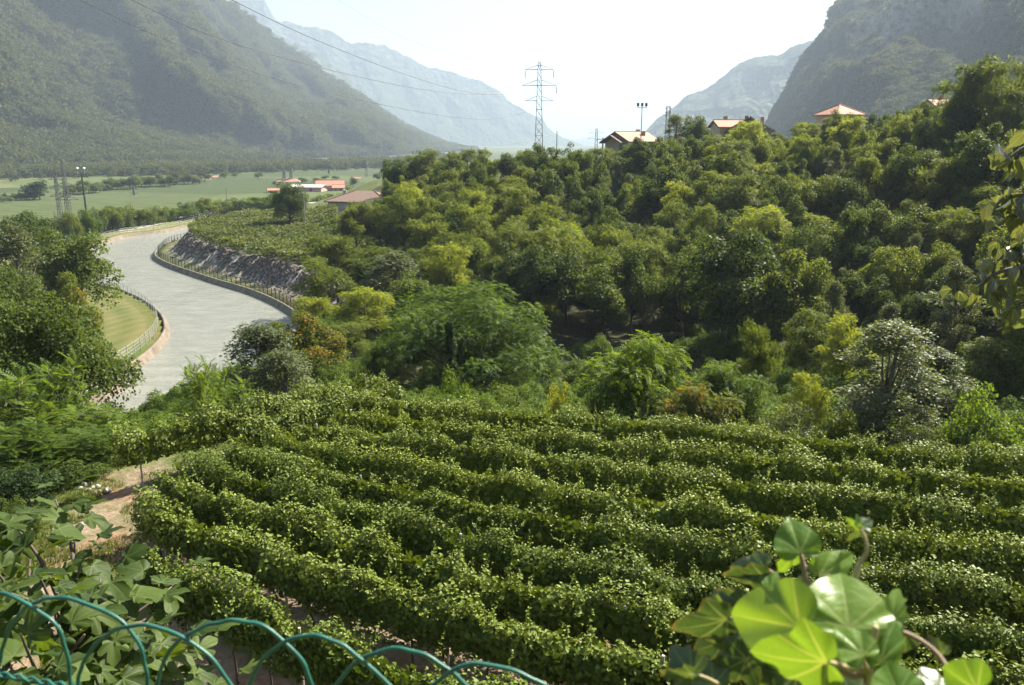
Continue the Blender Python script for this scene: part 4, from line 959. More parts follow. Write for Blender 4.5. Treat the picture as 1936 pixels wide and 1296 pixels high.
# ------------------------------------------------------------------ houses
M['tile'] = plain('roof_tile', (.30, .135, .08), .8, 0, .25, 2.5)
M['tile_pale'] = plain('pale_roof_tile', (.30, .165, .105), .8, 0, .2, 2.5)
M['tile_brown'] = plain('brown_roof_tile', (.15, .095, .07), .85, 0, .2, 3)
M['plaster'] = plain('plaster', (.42, .36, .27), .9, 0, .08, .6)  # base tone darkened to hold the shade on the walls
M['white'] = plain('white_plaster', (.72, .69, .62), .9, 0, .08, .6)
M['pink'] = plain('pink_plaster', (.55, .30, .26), .9, 0, .08, .6)
M['eave'] = plain('eave_wood', (.10, .06, .04), .8, 0, .2, 2)
M['brick'] = plain('chimney_brick', (.35, .17, .12), .9, 0, .2, 5)
M['metal_roof'] = plain('pale_metal_roof', (.62, .60, .56), .6, 0, .06, .6)
m, nt, p = new_mat('window_glass'); p.inputs['Base Color'].default_value = (.02, .025, .03, 1); p.inputs['Roughness'].default_value = .1; M['glass'] = m
M['frame'] = plain('window_frame', (.25, .18, .12), .7, 0, .1, 3)
def house(name, loc, w, d, h, rise, rz, label, roof='gable', wall='plaster', tile='tile', over=.6, chim=(), wins=(), terrace=False, group=None):
    """w along local x (ridge direction), d along y; the gable ends face +-x"""
    root = empty(name, loc, rz, label, 'house', group)
    mb = MB()
    if roof == 'gable':
        v = [(-w/2, -d/2, -3), (w/2, -d/2, -3), (w/2, d/2, -3), (-w/2, d/2, -3), (-w/2, -d/2, h), (w/2, -d/2, h), (w/2, d/2, h), (-w/2, d/2, h), (-w/2, 0, h + rise), (w/2, 0, h + rise)]
        mb.add(v, [(0, 1, 5, 4), (2, 3, 7, 6), (1, 2, 6, 9, 5), (3, 0, 4, 8, 7)])
    else: mb.box((0, 0, h/2 - 1.5), (w, d, h + 3))
    mb.build('wall', M[wall], root)
    W, Dp, t = w/2 + over, d/2 + over, .22; ze = h - over * rise / (d/2); zr = h + rise
    mb = MB()
    if roof == 'gable':
        for s in (-1, 1):
            mb.add([(-W, s*Dp, ze), (W, s*Dp, ze), (W, 0, zr), (-W, 0, zr), (-W, s*Dp, ze + t), (W, s*Dp, ze + t), (W, 0, zr + t), (-W, 0, zr + t)],
                   [(0, 1, 2, 3), (4, 5, 6, 7), (0, 1, 5, 4), (1, 2, 6, 5), (3, 0, 4, 7)])
    else:
        rl = max(0, w/2 - d/2)
        A_v = [(-W, -Dp, ze), (W, -Dp, ze), (W, Dp, ze), (-W, Dp, ze), (-rl, 0, zr), (rl, 0, zr), (-W, -Dp, ze - t), (W, -Dp, ze - t), (W, Dp, ze - t), (-W, Dp, ze - t)]
        if rl > 0: fs = [(0, 1, 5, 4), (1, 2, 5), (2, 3, 4, 5), (3, 0, 4)]
        else: A_v[5] = A_v[4]; fs = [(0, 1, 4), (1, 2, 4), (2, 3, 4), (3, 0, 4)]
        mb.add(A_v, fs + [(6, 7, 1, 0), (7, 8, 2, 1), (8, 9, 3, 2), (9, 6, 0, 3), (9, 8, 7, 6)])
    rf = mb.build('roof', M[tile], root)
    mb = MB()
    if roof == 'gable':
        for sx in (-1, 1):
            for s in (-1, 1): mb.tube([(sx*(W + .02), s*(Dp + .02), ze - .02), (sx*(W + .02), 0, zr - .02)], .13, 4)
        mb.tube([(-W, 0, zr + t), (W, 0, zr + t)], .14, 5)
    else:
        for sx in (-1, 1):
            for s in (-1, 1): mb.tube([(sx*W, s*Dp, ze + .04), (sx*rl, 0, zr + .04)], .12, 5)
    mb.build('ridge_and_eaves', M['eave'] if roof == 'gable' else M[tile], rf)
    for cx, cy_, ch in chim:
        zb = h + rise * (1 - abs(cy_) / (d/2)); mb = MB(); mb.box((cx, cy_, zb + ch/2 - .4), (.75, .75, ch + .8)); c_ = mb.build('chimney', M['brick'], rf)
    for face, a, z, ww, hh in wins:
        mb = MB(); mf = MB()
        if face in 'fb':
            y = (-d/2 - .03) if face == 'f' else d/2 + .03; mb.box((a, y, z), (ww, .05, hh)); sg = -1 if face == 'f' else 1
            mf.box((a, y, z + hh/2 + .06), (ww + .24, .14, .12)); mf.box((a, y, z - hh/2 - .06), (ww + .3, .22, .12)); mf.box((a - ww/2 - .06, y, z), (.12, .14, hh)); mf.box((a + ww/2 + .06, y, z), (.12, .14, hh))
        else:
            x = (-w/2 - .03) if face == 'l' else w/2 + .03; mb.box((x, a, z), (.05, ww, hh))
            mf.box((x, a, z + hh/2 + .06), (.14, ww + .24, .12)); mf.box((x, a, z - hh/2 - .06), (.22, ww + .3, .12)); mf.box((x, a - ww/2 - .06, z), (.14, .12, hh)); mf.box((x, a + ww/2 + .06, z), (.14, .12, hh))
        wn_ = mb.build('window', M['glass'], root); mf.build('frame', M['frame'], wn_)
    return root
def house_px(name, x, y_ridge, Y, w, d, h, rise, rz, label, zg=None, **k):
    c = D(x, y_ridge, Y); zb = c[2] - h - rise; return house(name, (c[0], Y, zb), w, d, h, rise, rz, label, **k)
ha = house_px('house', 1193, 251, 200, 9.5, 8.0, 5.2, 1.9, math.radians(38), 'cream house with pale orange roof and dark eaves behind the floodlight mast', tile='tile_pale', over=.9, chim=((2.4, -1.8, 1.2), (4.0, 1.5, 1.5)), wins=(('l', -1.5, 3.6, 1.0, 1.3), ('f', 1.5, 3.4, 1.0, 1.3)))
mb = MB()
for s in (-1, 1): mb.add([(-7.2, s*3.6, 4.5), (-5.3, s*3.6, 4.5), (-5.3, 0, 6.2), (-7.2, 0, 6.2), (-7.2, s*3.6, 4.75), (-5.3, s*3.6, 4.75), (-5.3, 0, 6.45), (-7.2, 0, 6.45)], [(0,1,2,3),(4,5,6,7),(0,1,5,4),(3,0,4,7),(1,2,6,5)])
mb.build('porch_roof', M['eave'], ha)
house_px('house', 1418, 224, 186, 9.0, 9.5, 5.0, 2.6, math.radians(75), 'house with pink-tiled gable roof and two chimneys among the crest trees', tile='tile_pale', over=.8, chim=((-2.6, -2.6, 1.6), (-3.2, .8, .9)), wins=(('l', 0, 3.2, 1.0, 1.3),))
house_px('house', 1378, 229, 196, 6.5, 7.0, 5.0, 1.4, math.radians(5), 'lower tiled roof joined left of the pink gable house', tile='tile_pale', over=.6, chim=((-.5, 1.0, 1.5),))
house_px('house', 1588, 198, 190, 7.0, 7.0, 6.0, 1.9, math.radians(20), 'cream tower house with orange pyramid roof above the trees', roof='hip', over=.7, wins=(('f', .3, 4.6, .9, 1.6), ('f', -2.0, 4.6, .9, 1.6)))
house_px('house', 1806, 190, 178, 11, 8, 5, 1.8, math.radians(3), 'house whose tiled roof just shows behind the tall crest locust', tile='tile_pale', chim=((-3.2, 0.3, 1.0),))
hw = house_px('house', 690, 361, 196, 15, 10, 5.8, 2.0, math.radians(-14), 'white house with brown hipped roof on the terrace below the hill', roof='hip', wall='white', tile='tile_brown', over=.7, wins=(('f', -.6, 4.0, 1.4, 1.5), ('f', 3.4, 4.0, 1.3, 1.5), ('f', -3.0, 1.0, 1.5, 1.2), ('l', 0, 3.8, 1.2, 1.4)))
mb = MB(); mb.box((-8.9, -1.5, .8), (2.6, 5, 3.6)); mb.build('annex', M['white'], hw)
mb = MB(); mb.box((-9.2, -1.5, 2.75), (3.4, 5.6, .18)); [mb.tube([(-10.4, yy, 2.7), (-10.4, yy, 4.2)], .05, 4) for yy in (-4, -1.5, 1)]; mb.tube([(-10.4, -4, 4.2), (-10.4, 1, 4.2)], .06, 4); mb.build('balcony', M['eave'], hw)
mb = MB(); mb.tube([(-6.0, 1.5, 6.6), (-6.0, 1.5, 7.8)], .5, 10); mb.build('water_tank', M['galv'], hw)
for (x, yr, Y, w, d, h, ri, rz, tl, wl, rf, lb) in [
    (580, 350, 455, 20, 9, 3.8, 1.0, -8, 'metal_roof', 'pink', 'gable', 'long pink farm building with pale metal roof in the valley'),
    (624, 342, 470, 15, 10, 4.5, 2.4, 10, 'tile', 'pink', 'gable', 'farmhouse with red tiled roof right of the pink building'),
    (640, 350, 462, 6, 8, 4.2, 1.4, 10, 'tile', 'pink', 'gable', 'small tiled wing at the right end of the red farmhouse'),
    (544, 337, 560, 16, 10, 5.6, 2.0, 4, 'tile_pale', 'white', 'hip', 'white house with tiled roof behind the two dark pylons'),
    (516, 357, 440, 5, 6, 3.5, .8, 20, 'tile', 'pink', 'gable', 'small pink hut left of the long farm building'),
    (375, 338, 600, 17, 11, 4.0, 2.0, 10, 'tile_pale', 'plaster', 'gable', 'low farmhouse with orange roof among the fields'),
    (378, 335, 612, 9, 9, 7.0, 1.6, 10, 'tile_pale', 'plaster', 'hip', 'taller block behind the low orange-roofed farmhouse'),
    (409, 332, 640, 12, 10, 6.4, 1.8, -6, 'tile_pale', 'white', 'hip', 'white house right of the orange-roofed farmhouse'),
    (413, 344, 590, 10, 7, 2.6, 1.3, -4, 'tile_pale', 'white', 'gable', 'low shed in front of the white valley house'),
    (457, 309, 1000, 20, 13, 7, 2.6, 5, 'tile_pale', 'plaster', 'hip', 'cream villa at the foot of the wooded mountain'),
    (674, 335, 620, 6, 5, 3.5, 1.2, 5, 'tile', 'white', 'gable', 'tiny tiled hut in the fields right of the farm')]:
    house_px('farm_building' if 'farm' in lb else 'house', x, yr, Y, w, d, h, ri, math.radians(rz), lb, roof=rf, wall=wl, tile=tl, over=.7, wins=(('f', -w*.25, h*.6, 1.3, 1.5), ('f', w*.2, h*.6, 1.3, 1.5)) if h > 3 else ())

# ------------------------------------------------------------------ valley trees
def far_tree(x, yb, hpx, wpx, label, group, leaf='far', k=None):
    g = G(x, yb, VALLEY); H = hpx / FOC * g[1]; Hp, Wp = size_of('far0'); s = H / Hp; W = wpx / FOC * g[1]
    tree(k or 'far%d' % R.integers(2), 'valley_tree', (g[0], g[1], VALLEY - .2), label, 'tree', group, s, None, (W / Wp) / s, leaf)
far_tree(76, 378, 36, 42, 'dark round tree standing alone at the left edge of the fields', None, 'dark')
for i in range(16): far_tree(2 + i * 4.2, 381 - i * .25 + R.normal(), R.uniform(10, 17), R.uniform(9, 15), 'small greyish tree in the row left of the lone dark tree', 'row of small trees at the field edge', 'olive')
for i in range(34):
    x = 130 + i * 7.6; far_tree(x + R.normal() * 3, np.interp(x, [120, 220, 400], [372, 358, 345]) + R.normal() * 1.5, R.uniform(13, 25), R.uniform(16, 27), 'leafy tree in the copse between the fields and the mountain', 'copse beyond the fields', ['far', 'oak', 'olive'][i % 3])
for i in range(60):
    x = 330 + i * 7.2; far_tree(x + R.normal() * 4, np.interp(x, [330, 560, 770], [330, 321, 314]) + R.normal() * 2.5, R.uniform(5, 11), R.uniform(8, 18), 'small tree among the hedges at the far side of the fields', 'hedgerow trees across the valley', ['far', 'far', 'oak'][i % 3])
for i, (x, yb, h, w) in enumerate([(488, 340, 14, 14), (520, 352, 10, 9), (571, 346, 10, 15), (597, 345, 9, 14), (615, 340, 8, 14), (635, 340, 7, 14), (668, 353, 18, 14), (713, 344, 16, 15), (426, 338, 14, 16), (445, 335, 9, 12)]):
    far_tree(x, yb, h, w, 'round tree dotted among the valley farm buildings', 'trees around the valley farms', 'oak')
g = G(622, 331, VALLEY)
for i in range(14): far_tree(600 + i * 10, 398 - i * 1.6 + R.normal() * 2, R.uniform(20, 34), R.uniform(24, 36), 'green tree behind the white terrace house', 'trees behind the white house', 'locust')
Hp, Wp = size_of('cypress'); tree('cypress', 'cypress', (g[0], g[1], VALLEY), 'tiny dark cypress far out in the valley', 'tree', None, (17 / FOC * g[1]) / Hp, None, 1.2)
fx, fs_ = [], []
for i in range(2600):                                     # woods along the mountain foot
    x = R.uniform(-150, 900); yb = np.interp(x, [-150, 0, 400, 740, 900], [345, 334, 324, 313, 300]) + R.normal() * 3.0 - 1
    gg = G(x, yb, VALLEY)
    if gg[1] < 520 or gg[1] > 3000: continue
    fx.append((gg[0], gg[1], VALLEY - .3)); fs_.append(R.uniform(.6, 1.25))
tree_mass('woodland', np.array(fx), np.array(fs_), far_src, 'belt of woodland along the foot of the mountain')

# ------------------------------------------------------------------ grass and stones beside the vineyard
T_TUFT = (np.array([(-.06, 0, 0), (.06, .02, 0), (.18, .12, .9), (.16, .12, .9), (0, -.06, 0), (.02, .06, 0), (-.28, -.05, .8), (-.29, -.06, .78), (.05, 0, 0), (-.05, -.02, 0), (-.02, .28, 1.0), (-.04, .28, 1.0), (-.04, .05, 0), (.05, -.05, 0), (.3, -.28, .7), (.29, -.29, .7)], float), np.array([(0, 1, 2, 3), (4, 5, 6, 7), (8, 9, 10, 11), (12, 13, 14, 15)]))
n = 90000; gx = np.where(np.arange(n) < 45000, R.uniform(-20, 16, n), R.uniform(-20, -9, n)); gy = R.uniform(10, 33, n)
dv = np.full(n, 9.0)
for rw in ROWS: dv = np.minimum(dv, pdist(rw[::4], gx, gy))
onpath = np.abs(gx - track_x(gy)) / 1.5 + .7 * fbm(gx / 1.3, gy / 1.3, 3, 12)
inrow = (gx > -9.5)
n0_ = n; keep = np.where(inrow, (dv > .55 + .35 * R.random(n)) & (fbm(gx / 1.1, gy / 1.1, 3, 14) > -.15), onpath > .42) & (np.abs(gx) < gy * .72)
gx, gy = gx[keep], gy[keep]; n = len(gx); a = R.uniform(0, 6.28, n)
Rm = np.zeros((n, 3, 3)); Rm[:, 0, 0] = np.cos(a); Rm[:, 0, 1] = -np.sin(a); Rm[:, 1, 0] = np.sin(a); Rm[:, 1, 1] = np.cos(a); Rm[:, 2, 2] = 1
V, F, A = scatter(T_TUFT, np.stack([gx, gy, terrain(gx, gy, False) - .01], -1), Rm, R.uniform(.05, .15, n) * (1 + .5 * (fbm(gx / 2, gy / 2, 2, 15) > .3)), R.random(n))
tag(obj('grass', np_mesh('grass', V, F, {'rnd': A}), M['grass']), 'rough grass beside the track and between the vine rows', None, None, 'stuff')
M['stone'] = plain('limestone', (.30, .27, .23), .9, 0, .25, 9)
def stone_mesh(seed):
    rng = np.random.default_rng(seed); mb = MB(); rings = 5; seg = 8; v = []
    for i in range(rings):
        ph = math.pi * (i + .5) / rings
        for j in range(seg): th = 6.283 * j / seg; r = 1 + rng.normal() * .13; v.append((r * math.sin(ph) * math.cos(th), r * math.sin(ph) * math.sin(th) * .75, r * math.cos(ph) * .6))
    f = [(i*seg+j, i*seg+(j+1) % seg, (i+1)*seg+(j+1) % seg, (i+1)*seg+j) for i in range(rings-1) for j in range(seg)]
    f += [tuple(range(seg))[::-1], tuple((rings-1)*seg + j for j in range(seg))]
    me = mb.add(v, f).mesh('stone'); me.materials.append(M['stone']); return me
SM = [stone_mesh(i) for i in range(4)]
for i, (x, y, r, lb) in enumerate([(203, 929, .17, 'largest white stone at the end of the rubble by the track'), (185, 921, .11, 0), (176, 923, .10, 0), (168, 928, .12, 0), (180, 931, .08, 0), (160, 920, .11, 0), (152, 927, .09, 0), (190, 928, .08, 0), (172, 916, .09, 0), (188, 980, .14, 'brown stone lying alone on the bare track'), (157, 992, .12, 'pale stone at the left edge of the bare track')]):
    g = G(x, y, VINE_Z); tag(obj('stone', SM[i % 4], None, None, (g[0], g[1], tz(g[0], g[1]) + r * .3), (R.normal() * .2, R.normal() * .2, R.uniform(0, 6)), (r, r, r)), lb or 'small white stone in the rubble heap beside the track', 'stone', 'white rubble beside the track')

# ------------------------------------------------------------------ leaves seen close: outline blades with veins
def blade(outline, veins, cup=.12, fold=.1, wave=.02, seed=0, nring=3):
    """leaf blade fanned from its stalk end (0,0) out to the outline, tip at +y; keeps its flat coordinates for the veins"""
    rng = np.random.default_rng(seed); O = np.array(outline, float); n = len(O); V = [(0, 0, 0)]; L = [(0, 0, 0)]
    for k in range(1, nring + 1):
        t = k / nring
        for i, (x, y) in enumerate(O):
            px, py = x * t, y * t; r2 = px*px + py*py
            z = fold * abs(px) - cup * r2 + wave * math.sin(5.3 * math.atan2(x, y) + seed) * t * t + wave * .5 * math.sin(11 * math.atan2(x, y) + 2 * seed) * t**3
            V.append((px, py, z)); L.append((px, py, t))
    F = []
    for i in range(n - 1): F.append((0, 1 + i, 2 + i, 2 + i))
    for k in range(nring - 1):
        a, b = 1 + k*n, 1 + (k+1)*n
        for i in range(n - 1): F.append((a+i, b+i, b+i+1, a+i+1))
    tri = [f[:3] for f in F if f[2] == f[3]]; quad = [f for f in F if f[2] != f[3]]
    me = bpy.data.meshes.new('leaf'); me.from_pydata(V, [], tri + quad); me.update(); me.polygons.foreach_set('use_smooth', np.ones(len(me.polygons), bool))
    me.attributes.new('flat', 'FLOAT_VECTOR', 'POINT').data.foreach_set('vector', np.array(L, np.float32).ravel())
    return me
def close_leaf_mat(name, c0, c1, vein, angles, trans, tcol, rough=.3, spec=.5, edge=None, blot=.3):
    m, nt, p = new_mat(name); fl = N(nt, 'ShaderNodeAttribute', attribute_name='flat').outputs['Vector']
    sx = N(nt, 'ShaderNodeSeparateXYZ'); nt.links.new(fl, sx.inputs[0]); X, Y, T_ = sx.outputs
    lines = None
    for a in angles:                                   # main veins: rays from the stalk
        ca, sa = math.cos(a), math.sin(a)
        dist = mth(nt, 'ABSOLUTE', mth(nt, 'SUBTRACT', mth(nt, 'MULTIPLY', X, ca), mth(nt, 'MULTIPLY', Y, sa)))
        along = mth(nt, 'ADD', mth(nt, 'MULTIPLY', X, sa), mth(nt, 'MULTIPLY', Y, ca))
        w = mth(nt, 'MULTIPLY', mth(nt, 'SUBTRACT', 1.0, along), .022)
        l = mth(nt, 'MULTIPLY', mth(nt, 'SUBTRACT', mth(nt, 'ADD', w, .012), dist), 60.0, clamp=True)
        l = mth(nt, 'MULTIPLY', l, mth(nt, 'GREATER_THAN', along, 0.0))
        lines = l if lines is None else mth(nt, 'MAXIMUM', lines, l)
    oi = N(nt, 'ShaderNodeObjectInfo').outputs['Random']
    f = mth(nt, 'ADD', mth(nt, 'MULTIPLY', oi, .7), mth(nt, 'MULTIPLY', noise(nt, 4, 5, .6, fl), blot))
    c = ramp(nt, f, [(.1, c0), (.85, c1)])
    vo = N(nt, 'ShaderNodeTexVoronoi', feature='DISTANCE_TO_EDGE'); vo.inputs['Scale'].default_value = 9; nt.links.new(fl, vo.inputs['Vector'])
    c = mix(nt, mth(nt, 'MULTIPLY', mth(nt, 'SUBTRACT', .06, vo.outputs['Distance']), 4.0, clamp=True), c, vein)
    c = mix(nt, mth(nt, 'MULTIPLY', lines, .8), c, vein)
    if edge: c = mix(nt, mth(nt, 'MULTIPLY', mth(nt, 'SUBTRACT', mth(nt, 'ADD', T_, mth(nt, 'MULTIPLY', noise(nt, 5, 3, .5, fl), .3)), 1.05), 9.0, clamp=True), c, edge)
    nt.links.new(c, p.inputs['Base Color']); p.inputs['Roughness'].default_value = rough; p.inputs['Specular IOR Level'].default_value = spec
    bump(nt, p, mth(nt, 'SUBTRACT', noise(nt, 5, 2, .5, fl), lines), .10, .01)
    tr = N(nt, 'ShaderNodeBsdfTranslucent'); nt.links.new(mix(nt, 1.0, c, tcol, 'MULTIPLY'), tr.inputs[0])
    mx = N(nt, 'ShaderNodeMixShader'); mx.inputs[0].default_value = trans; nt.links.new(p.outputs[0], mx.inputs[1]); nt.links.new(tr.outputs[0], mx.inputs[2]); nt.links.new(mx.outputs[0], nt.nodes['Material Output'].inputs[0])
    return m
def sym(half): return [(x, y) for x, y in half] + [(-x, y) for x, y in half[::-1] if abs(x) > 1e-6]
def rounded(half, n=3): return [tuple(q) for q in spline(half, n)]
# ivy: broad heart with blunt lobes; young: plain heart
IVY = [(.02, -.03), (.18, -.17), (.42, -.20), (.60, -.05), (.66, .16), (.60, .34), (.50, .46), (.46, .62), (.30, .84), (.12, .98), (0, 1.04)]
IVY2 = [(.02, -.03), (.16, -.16), (.40, -.17), (.66, .02), (.80, .22), (.58, .36), (.40, .44), (.42, .62), (.26, .86), (0, 1.06)]
HEART = [(.02, -.03), (.16, -.15), (.36, -.16), (.50, .02), (.54, .24), (.46, .50), (.28, .76), (.10, .94), (0, 1.02)]
BITTEN = [(.02, -.03), (.2, -.16), (.46, -.14), (.60, .1), (.44, .2), (.50, .36), (.38, .44), (.46, .6), (.22, .7), (.14, .92), (0, 1.0)]
IV = [blade(sym(h), None, .30, .16, .06, i) for i, h in enumerate([rounded(IVY), rounded(IVY2), rounded(HEART), BITTEN])]
va = [0, .62, -.62, 1.35, -1.35]
M['ivy'] = close_leaf_mat('ivy_young', (.085, .175, .018), (.155, .255, .036), (.29, .35, .11), va, .42, (1.5, 1.35, .5), .36, .5)
M['ivy_dark'] = close_leaf_mat('ivy_old', (.03, .06, .022), (.075, .12, .05), (.20, .24, .12), va, .3, (1.6, 1.5, .5), .35, .5, (.13, .10, .05))
M['ivy_stem'] = plain('ivy_stem', (.34, .28, .14), .6, 0, .2, 20)
M['ivy_wood'] = plain('ivy_wood', (.24, .17, .11), .8, 0, .25, 30)
for me in IV: me.materials.append(M['ivy'])
VX, VY = np.array([1., 0, 0]), np.array([0, SP, CP])           # picture right / up in the place
VZ = -np.array([0, CP, -SP])                                    # towards the camera
def place_leaf(me, parent, base, tip, dist, tilt, roll, width=None, mat=None, org=np.zeros(3), name='leaf', stalk=None):
    """base, tip: photo points; tilt: how far the tip leans away; roll: turn about the midrib"""
    b = ray(*base); b = b / np.linalg.norm(b) * dist; t = ray(*tip); t = t / np.linalg.norm(t) * dist
    fl = t - b; ln = np.linalg.norm(fl); y = fl / ln; y = nrm(y * math.cos(tilt) - VZ * math.sin(tilt)); L = ln / max(.35, math.cos(tilt))
    x = nrm(np.cross(y, VZ)); n = np.cross(x, y); x2 = x * math.cos(roll) + n * math.sin(roll); n2 = np.cross(x2, y)
    w = L if width is None else width * dist / FOC / 1.25
    Mx = Matrix(((x2[0]*w, y[0]*L, n2[0]*L, b[0]-org[0]), (x2[1]*w, y[1]*L, n2[1]*L, b[1]-org[1]), (x2[2]*w, y[2]*L, n2[2]*L, b[2]-org[2]), (0, 0, 0, 1)))
    o = obj(name, me, None, parent); o.matrix_local = Mx
    if mat: o.material_slots[0].link = 'OBJECT'; o.material_slots[0].material = M[mat]
    return o
zi = lambda x, y: (1230 + x / 3.073, 960 + y / 3.075)
ORG = D(1620, 1420, .74)
ivy = empty('ivy', tuple(ORG), 0, 'bright green ivy shoot rising in front of the vineyard', 'ivy')
LV = [  # base, tip, dist, tilt, roll, width px, shape, material
 ((1150, 700), (1165, 380), .72, .25, .1, 168, 0, 'ivy'), ((870, 700), (455, 650), .70, .2, -.25, 150, 0, 'ivy'), ((1020, 895), (600, 925), .67, .1, .35, 140, 1, 'ivy'),
 ((868, 262), (815, 50), .75, .1, .1, 92, 2, 'ivy'), ((985, 390), (1225, 300), .76, .35, .3, 70, 2, 'ivy'), ((835, 262), (800, 420), .77, .5, .2, 50, 2, 'ivy'),
 ((1235, 860), (1080, 680), .69, .3, -.2, 78, 2, 'ivy'), ((880, 545), (775, 440), .73, .3, .2, 56, 2, 'ivy'), ((690, 480), (740, 370), .75, .2, .5, 36, 2, 'ivy'),
 ((655, 345), (450, 370), .79, .3, -.6, 52, 0, 'ivy_dark'), ((660, 400), (430, 450), .79, .2, .5, 56, 1, 'ivy_dark'), ((545, 555), (365, 500), .78, .2, .2, 48, 3, 'ivy_dark'),
 ((440, 650), (145, 775), .76, .15, .3, 82, 1, 'ivy_dark'), ((240, 965), (100, 810), .75, .1, .2, 90, 3, 'ivy_dark'), ((560, 880), (385, 1000), .77, .2, -.2, 78, 1, 'ivy_dark'),
 ((240, 965), (60, 1020), .74, .2, .5, 56, 3, 'ivy_dark'), ((1410, 640), (1440, 460), .74, .3, .9, 56, 3, 'ivy'), ((1340, 900), (1420, 640), .72, .2, 1.0, 70, 2, 'ivy'),
 ((1440, 1080), (1385, 900), .70, .3, .3, 84, 0, 'ivy'), ((1900, 1060), (1690, 950), .70, .1, .3, 90, 0, 'ivy'), ((1680, 1060), (1600, 920), .73, .2, -.4, 60, 1, 'ivy_dark'),
 ((1215, 115), (1120, 70), .76, .2, .7, 20, 2, 'ivy'), ((1215, 112), (1300, 80), .765, .3, .5, 34, 2, 'ivy_dark'), ((1218, 130), (1160, 215), .77, .2, .3, 22, 2, 'ivy_dark'), ((1210, 112), (1195, 35), .755, .2, .8, 14, 2, 'ivy'),
 ((1700, 850), (1600, 740), .76, .2, .5, 34, 3, 'ivy_dark'), ((740, 900), (560, 760), .79, .2, .1, 90, 0, 'ivy_dark'), ((850, 980), (640, 960), .78, .2, -.3, 90, 1, 'ivy_dark'), ((1100, 560), (1000, 420), .77, .2, 0, 66, 0, 'ivy_dark'),
 ((500, 760), (330, 830), .79, .3, .2, 62, 0, 'ivy_dark'), ((1480, 720), (1400, 850), .76, .2, -.5, 50, 0, 'ivy_dark'), ((360, 1040), (240, 890), .77, .2, -.3, 74, 0, 'ivy_dark'), ((1000, 1080), (880, 930), .76, .3, .2, 90, 0, 'ivy_dark'), ((1180, 1120), (1120, 960), .77, .2, .2, 80, 1, 'ivy_dark')]
for b, t, ds, ti, ro, w, sh, mt in LV: place_leaf(IV[sh], ivy, zi(*b), zi(*t), ds, ti, ro, w, mt, ORG)
ri_ = np.random.default_rng(8)
for q in range(22):                                   # smaller leaves behind and between the big ones
    bx, by = ri_.uniform(420, 1420), ri_.uniform(480, 1060); an = math.atan2(by - 900, bx - 1000) + ri_.normal() * .5; ln = ri_.uniform(110, 190)
    place_leaf(IV[[0, 1, 1, 3][q % 4]], ivy, zi(bx, by), zi(bx + math.cos(an) * ln, by + math.sin(an) * ln), ri_.uniform(.77, .83), ri_.uniform(0, .5), ri_.normal() * .4, ln / 3.07 * ri_.uniform(.9, 1.2), 'ivy' if q % 3 == 0 else 'ivy_dark', ORG)
def stem(pts, r, mat, parent, org, f=zi, name='stem', n=6):
    P = []
    for x, y, ds in pts: q = ray(*f(x, y)); P.append(q / np.linalg.norm(q) * ds)
    P = spline(P, 6) - org; mb = MB(); k = len(P); mb.tube(P, list(np.linspace(r, r * .7, k)), n); return mb.build(name, M[mat], parent, True)
for pts, r, mt in [([(1310, 1300, .73), (1270, 960, .73), (1290, 800, .725), (1310, 690, .72)], .0055, 'ivy_stem'), ([(1265, 950, .73), (1150, 930, .71), (1020, 893, .672)], .004, 'ivy_stem'), ([(1265, 950, .73), (1180, 980, .73), (1080, 920, .72), (1000, 780, .74), (960, 640, .75), (920, 480, .76), (870, 260, .755)], .0045, 'ivy_wood'),
                   ([(1820, 1150, .73), (1720, 930, .745), (1620, 810, .75), (1465, 725, .755), (1300, 700, .75)], .0042, 'ivy_wood'), ([(1190, 420, .765), (1215, 330, .765), (1255, 260, .76), (1250, 190, .757), (1215, 112, .756)], .0034, 'ivy_stem'),
                   ([(1240, 900, .72), (1160, 760, .72), (1150, 700, .72)], .003, 'ivy_stem'), ([(960, 640, .75), (910, 700, .72), (870, 700, .70)], .003, 'ivy_stem'), ([(920, 480, .76), (780, 420, .78), (655, 345, .79)], .003, 'ivy_wood'), ([(960, 640, .75), (700, 600, .78), (440, 650, .762)], .003, 'ivy_wood'),
                   ([(400, 1030, .76), (320, 990, .75), (240, 965, .745)], .0028, 'ivy_stem'), ([(880, 330, .757), (960, 380, .762), (1190, 420, .765)], .003, 'ivy_wood'), ([(1265, 950, .73), (1240, 900, .7), (1232, 860, .692)], .003, 'ivy_stem'), ([(1420, 1250, .72), (1440, 1080, .70)], .004, 'ivy_wood')]:
    stem(pts, r * .62, mt, ivy, ORG)

# fig tree
def lobes(spec, n=7):
    pts = [(.02, -.02)]
    for (a0, r0), (a1, r1) in zip(spec[:-1], spec[1:]):
        for t in np.linspace(0, 1, n, endpoint=False):
            a = a0 + (a1 - a0) * t; r = r0 + (r1 - r0) * (t * t * (3 - 2 * t)); pts.append((r * math.sin(a), r * math.cos(a)))
    pts.append((0, spec[-1][1])); return pts
FIGH = [lobes([(2.6, .12), (2.1, .34), (1.75, .52), (1.45, .36), (1.05, .78), (.86, .80), (.58, .36), (.26, .92), (0, 1.05)], 4), lobes([(2.6, .12), (2.0, .36), (1.4, .42), (1.0, .72), (.8, .74), (.55, .46), (.3, .86), (0, 1.0)], 4), lobes([(2.5, .15), (1.9, .4), (1.2, .56), (.6, .72), (.3, .9), (0, 1.02)], 4)]
FG = [blade(sym(h), None, .22, .14, .05, i + 5) for i, h in enumerate(FIGH)] + [blade(sym(h), None, .5, .3, .06, i + 9) for i, h in enumerate(FIGH[:2])]
M['fig'] = close_leaf_mat('fig_leaf', (.014, .032, .006), (.070, .105, .020), (.085, .115, .035), [0, .9, -.9, 1.75, -1.75], .34, (1.8, 1.7, .4), .55, .16)
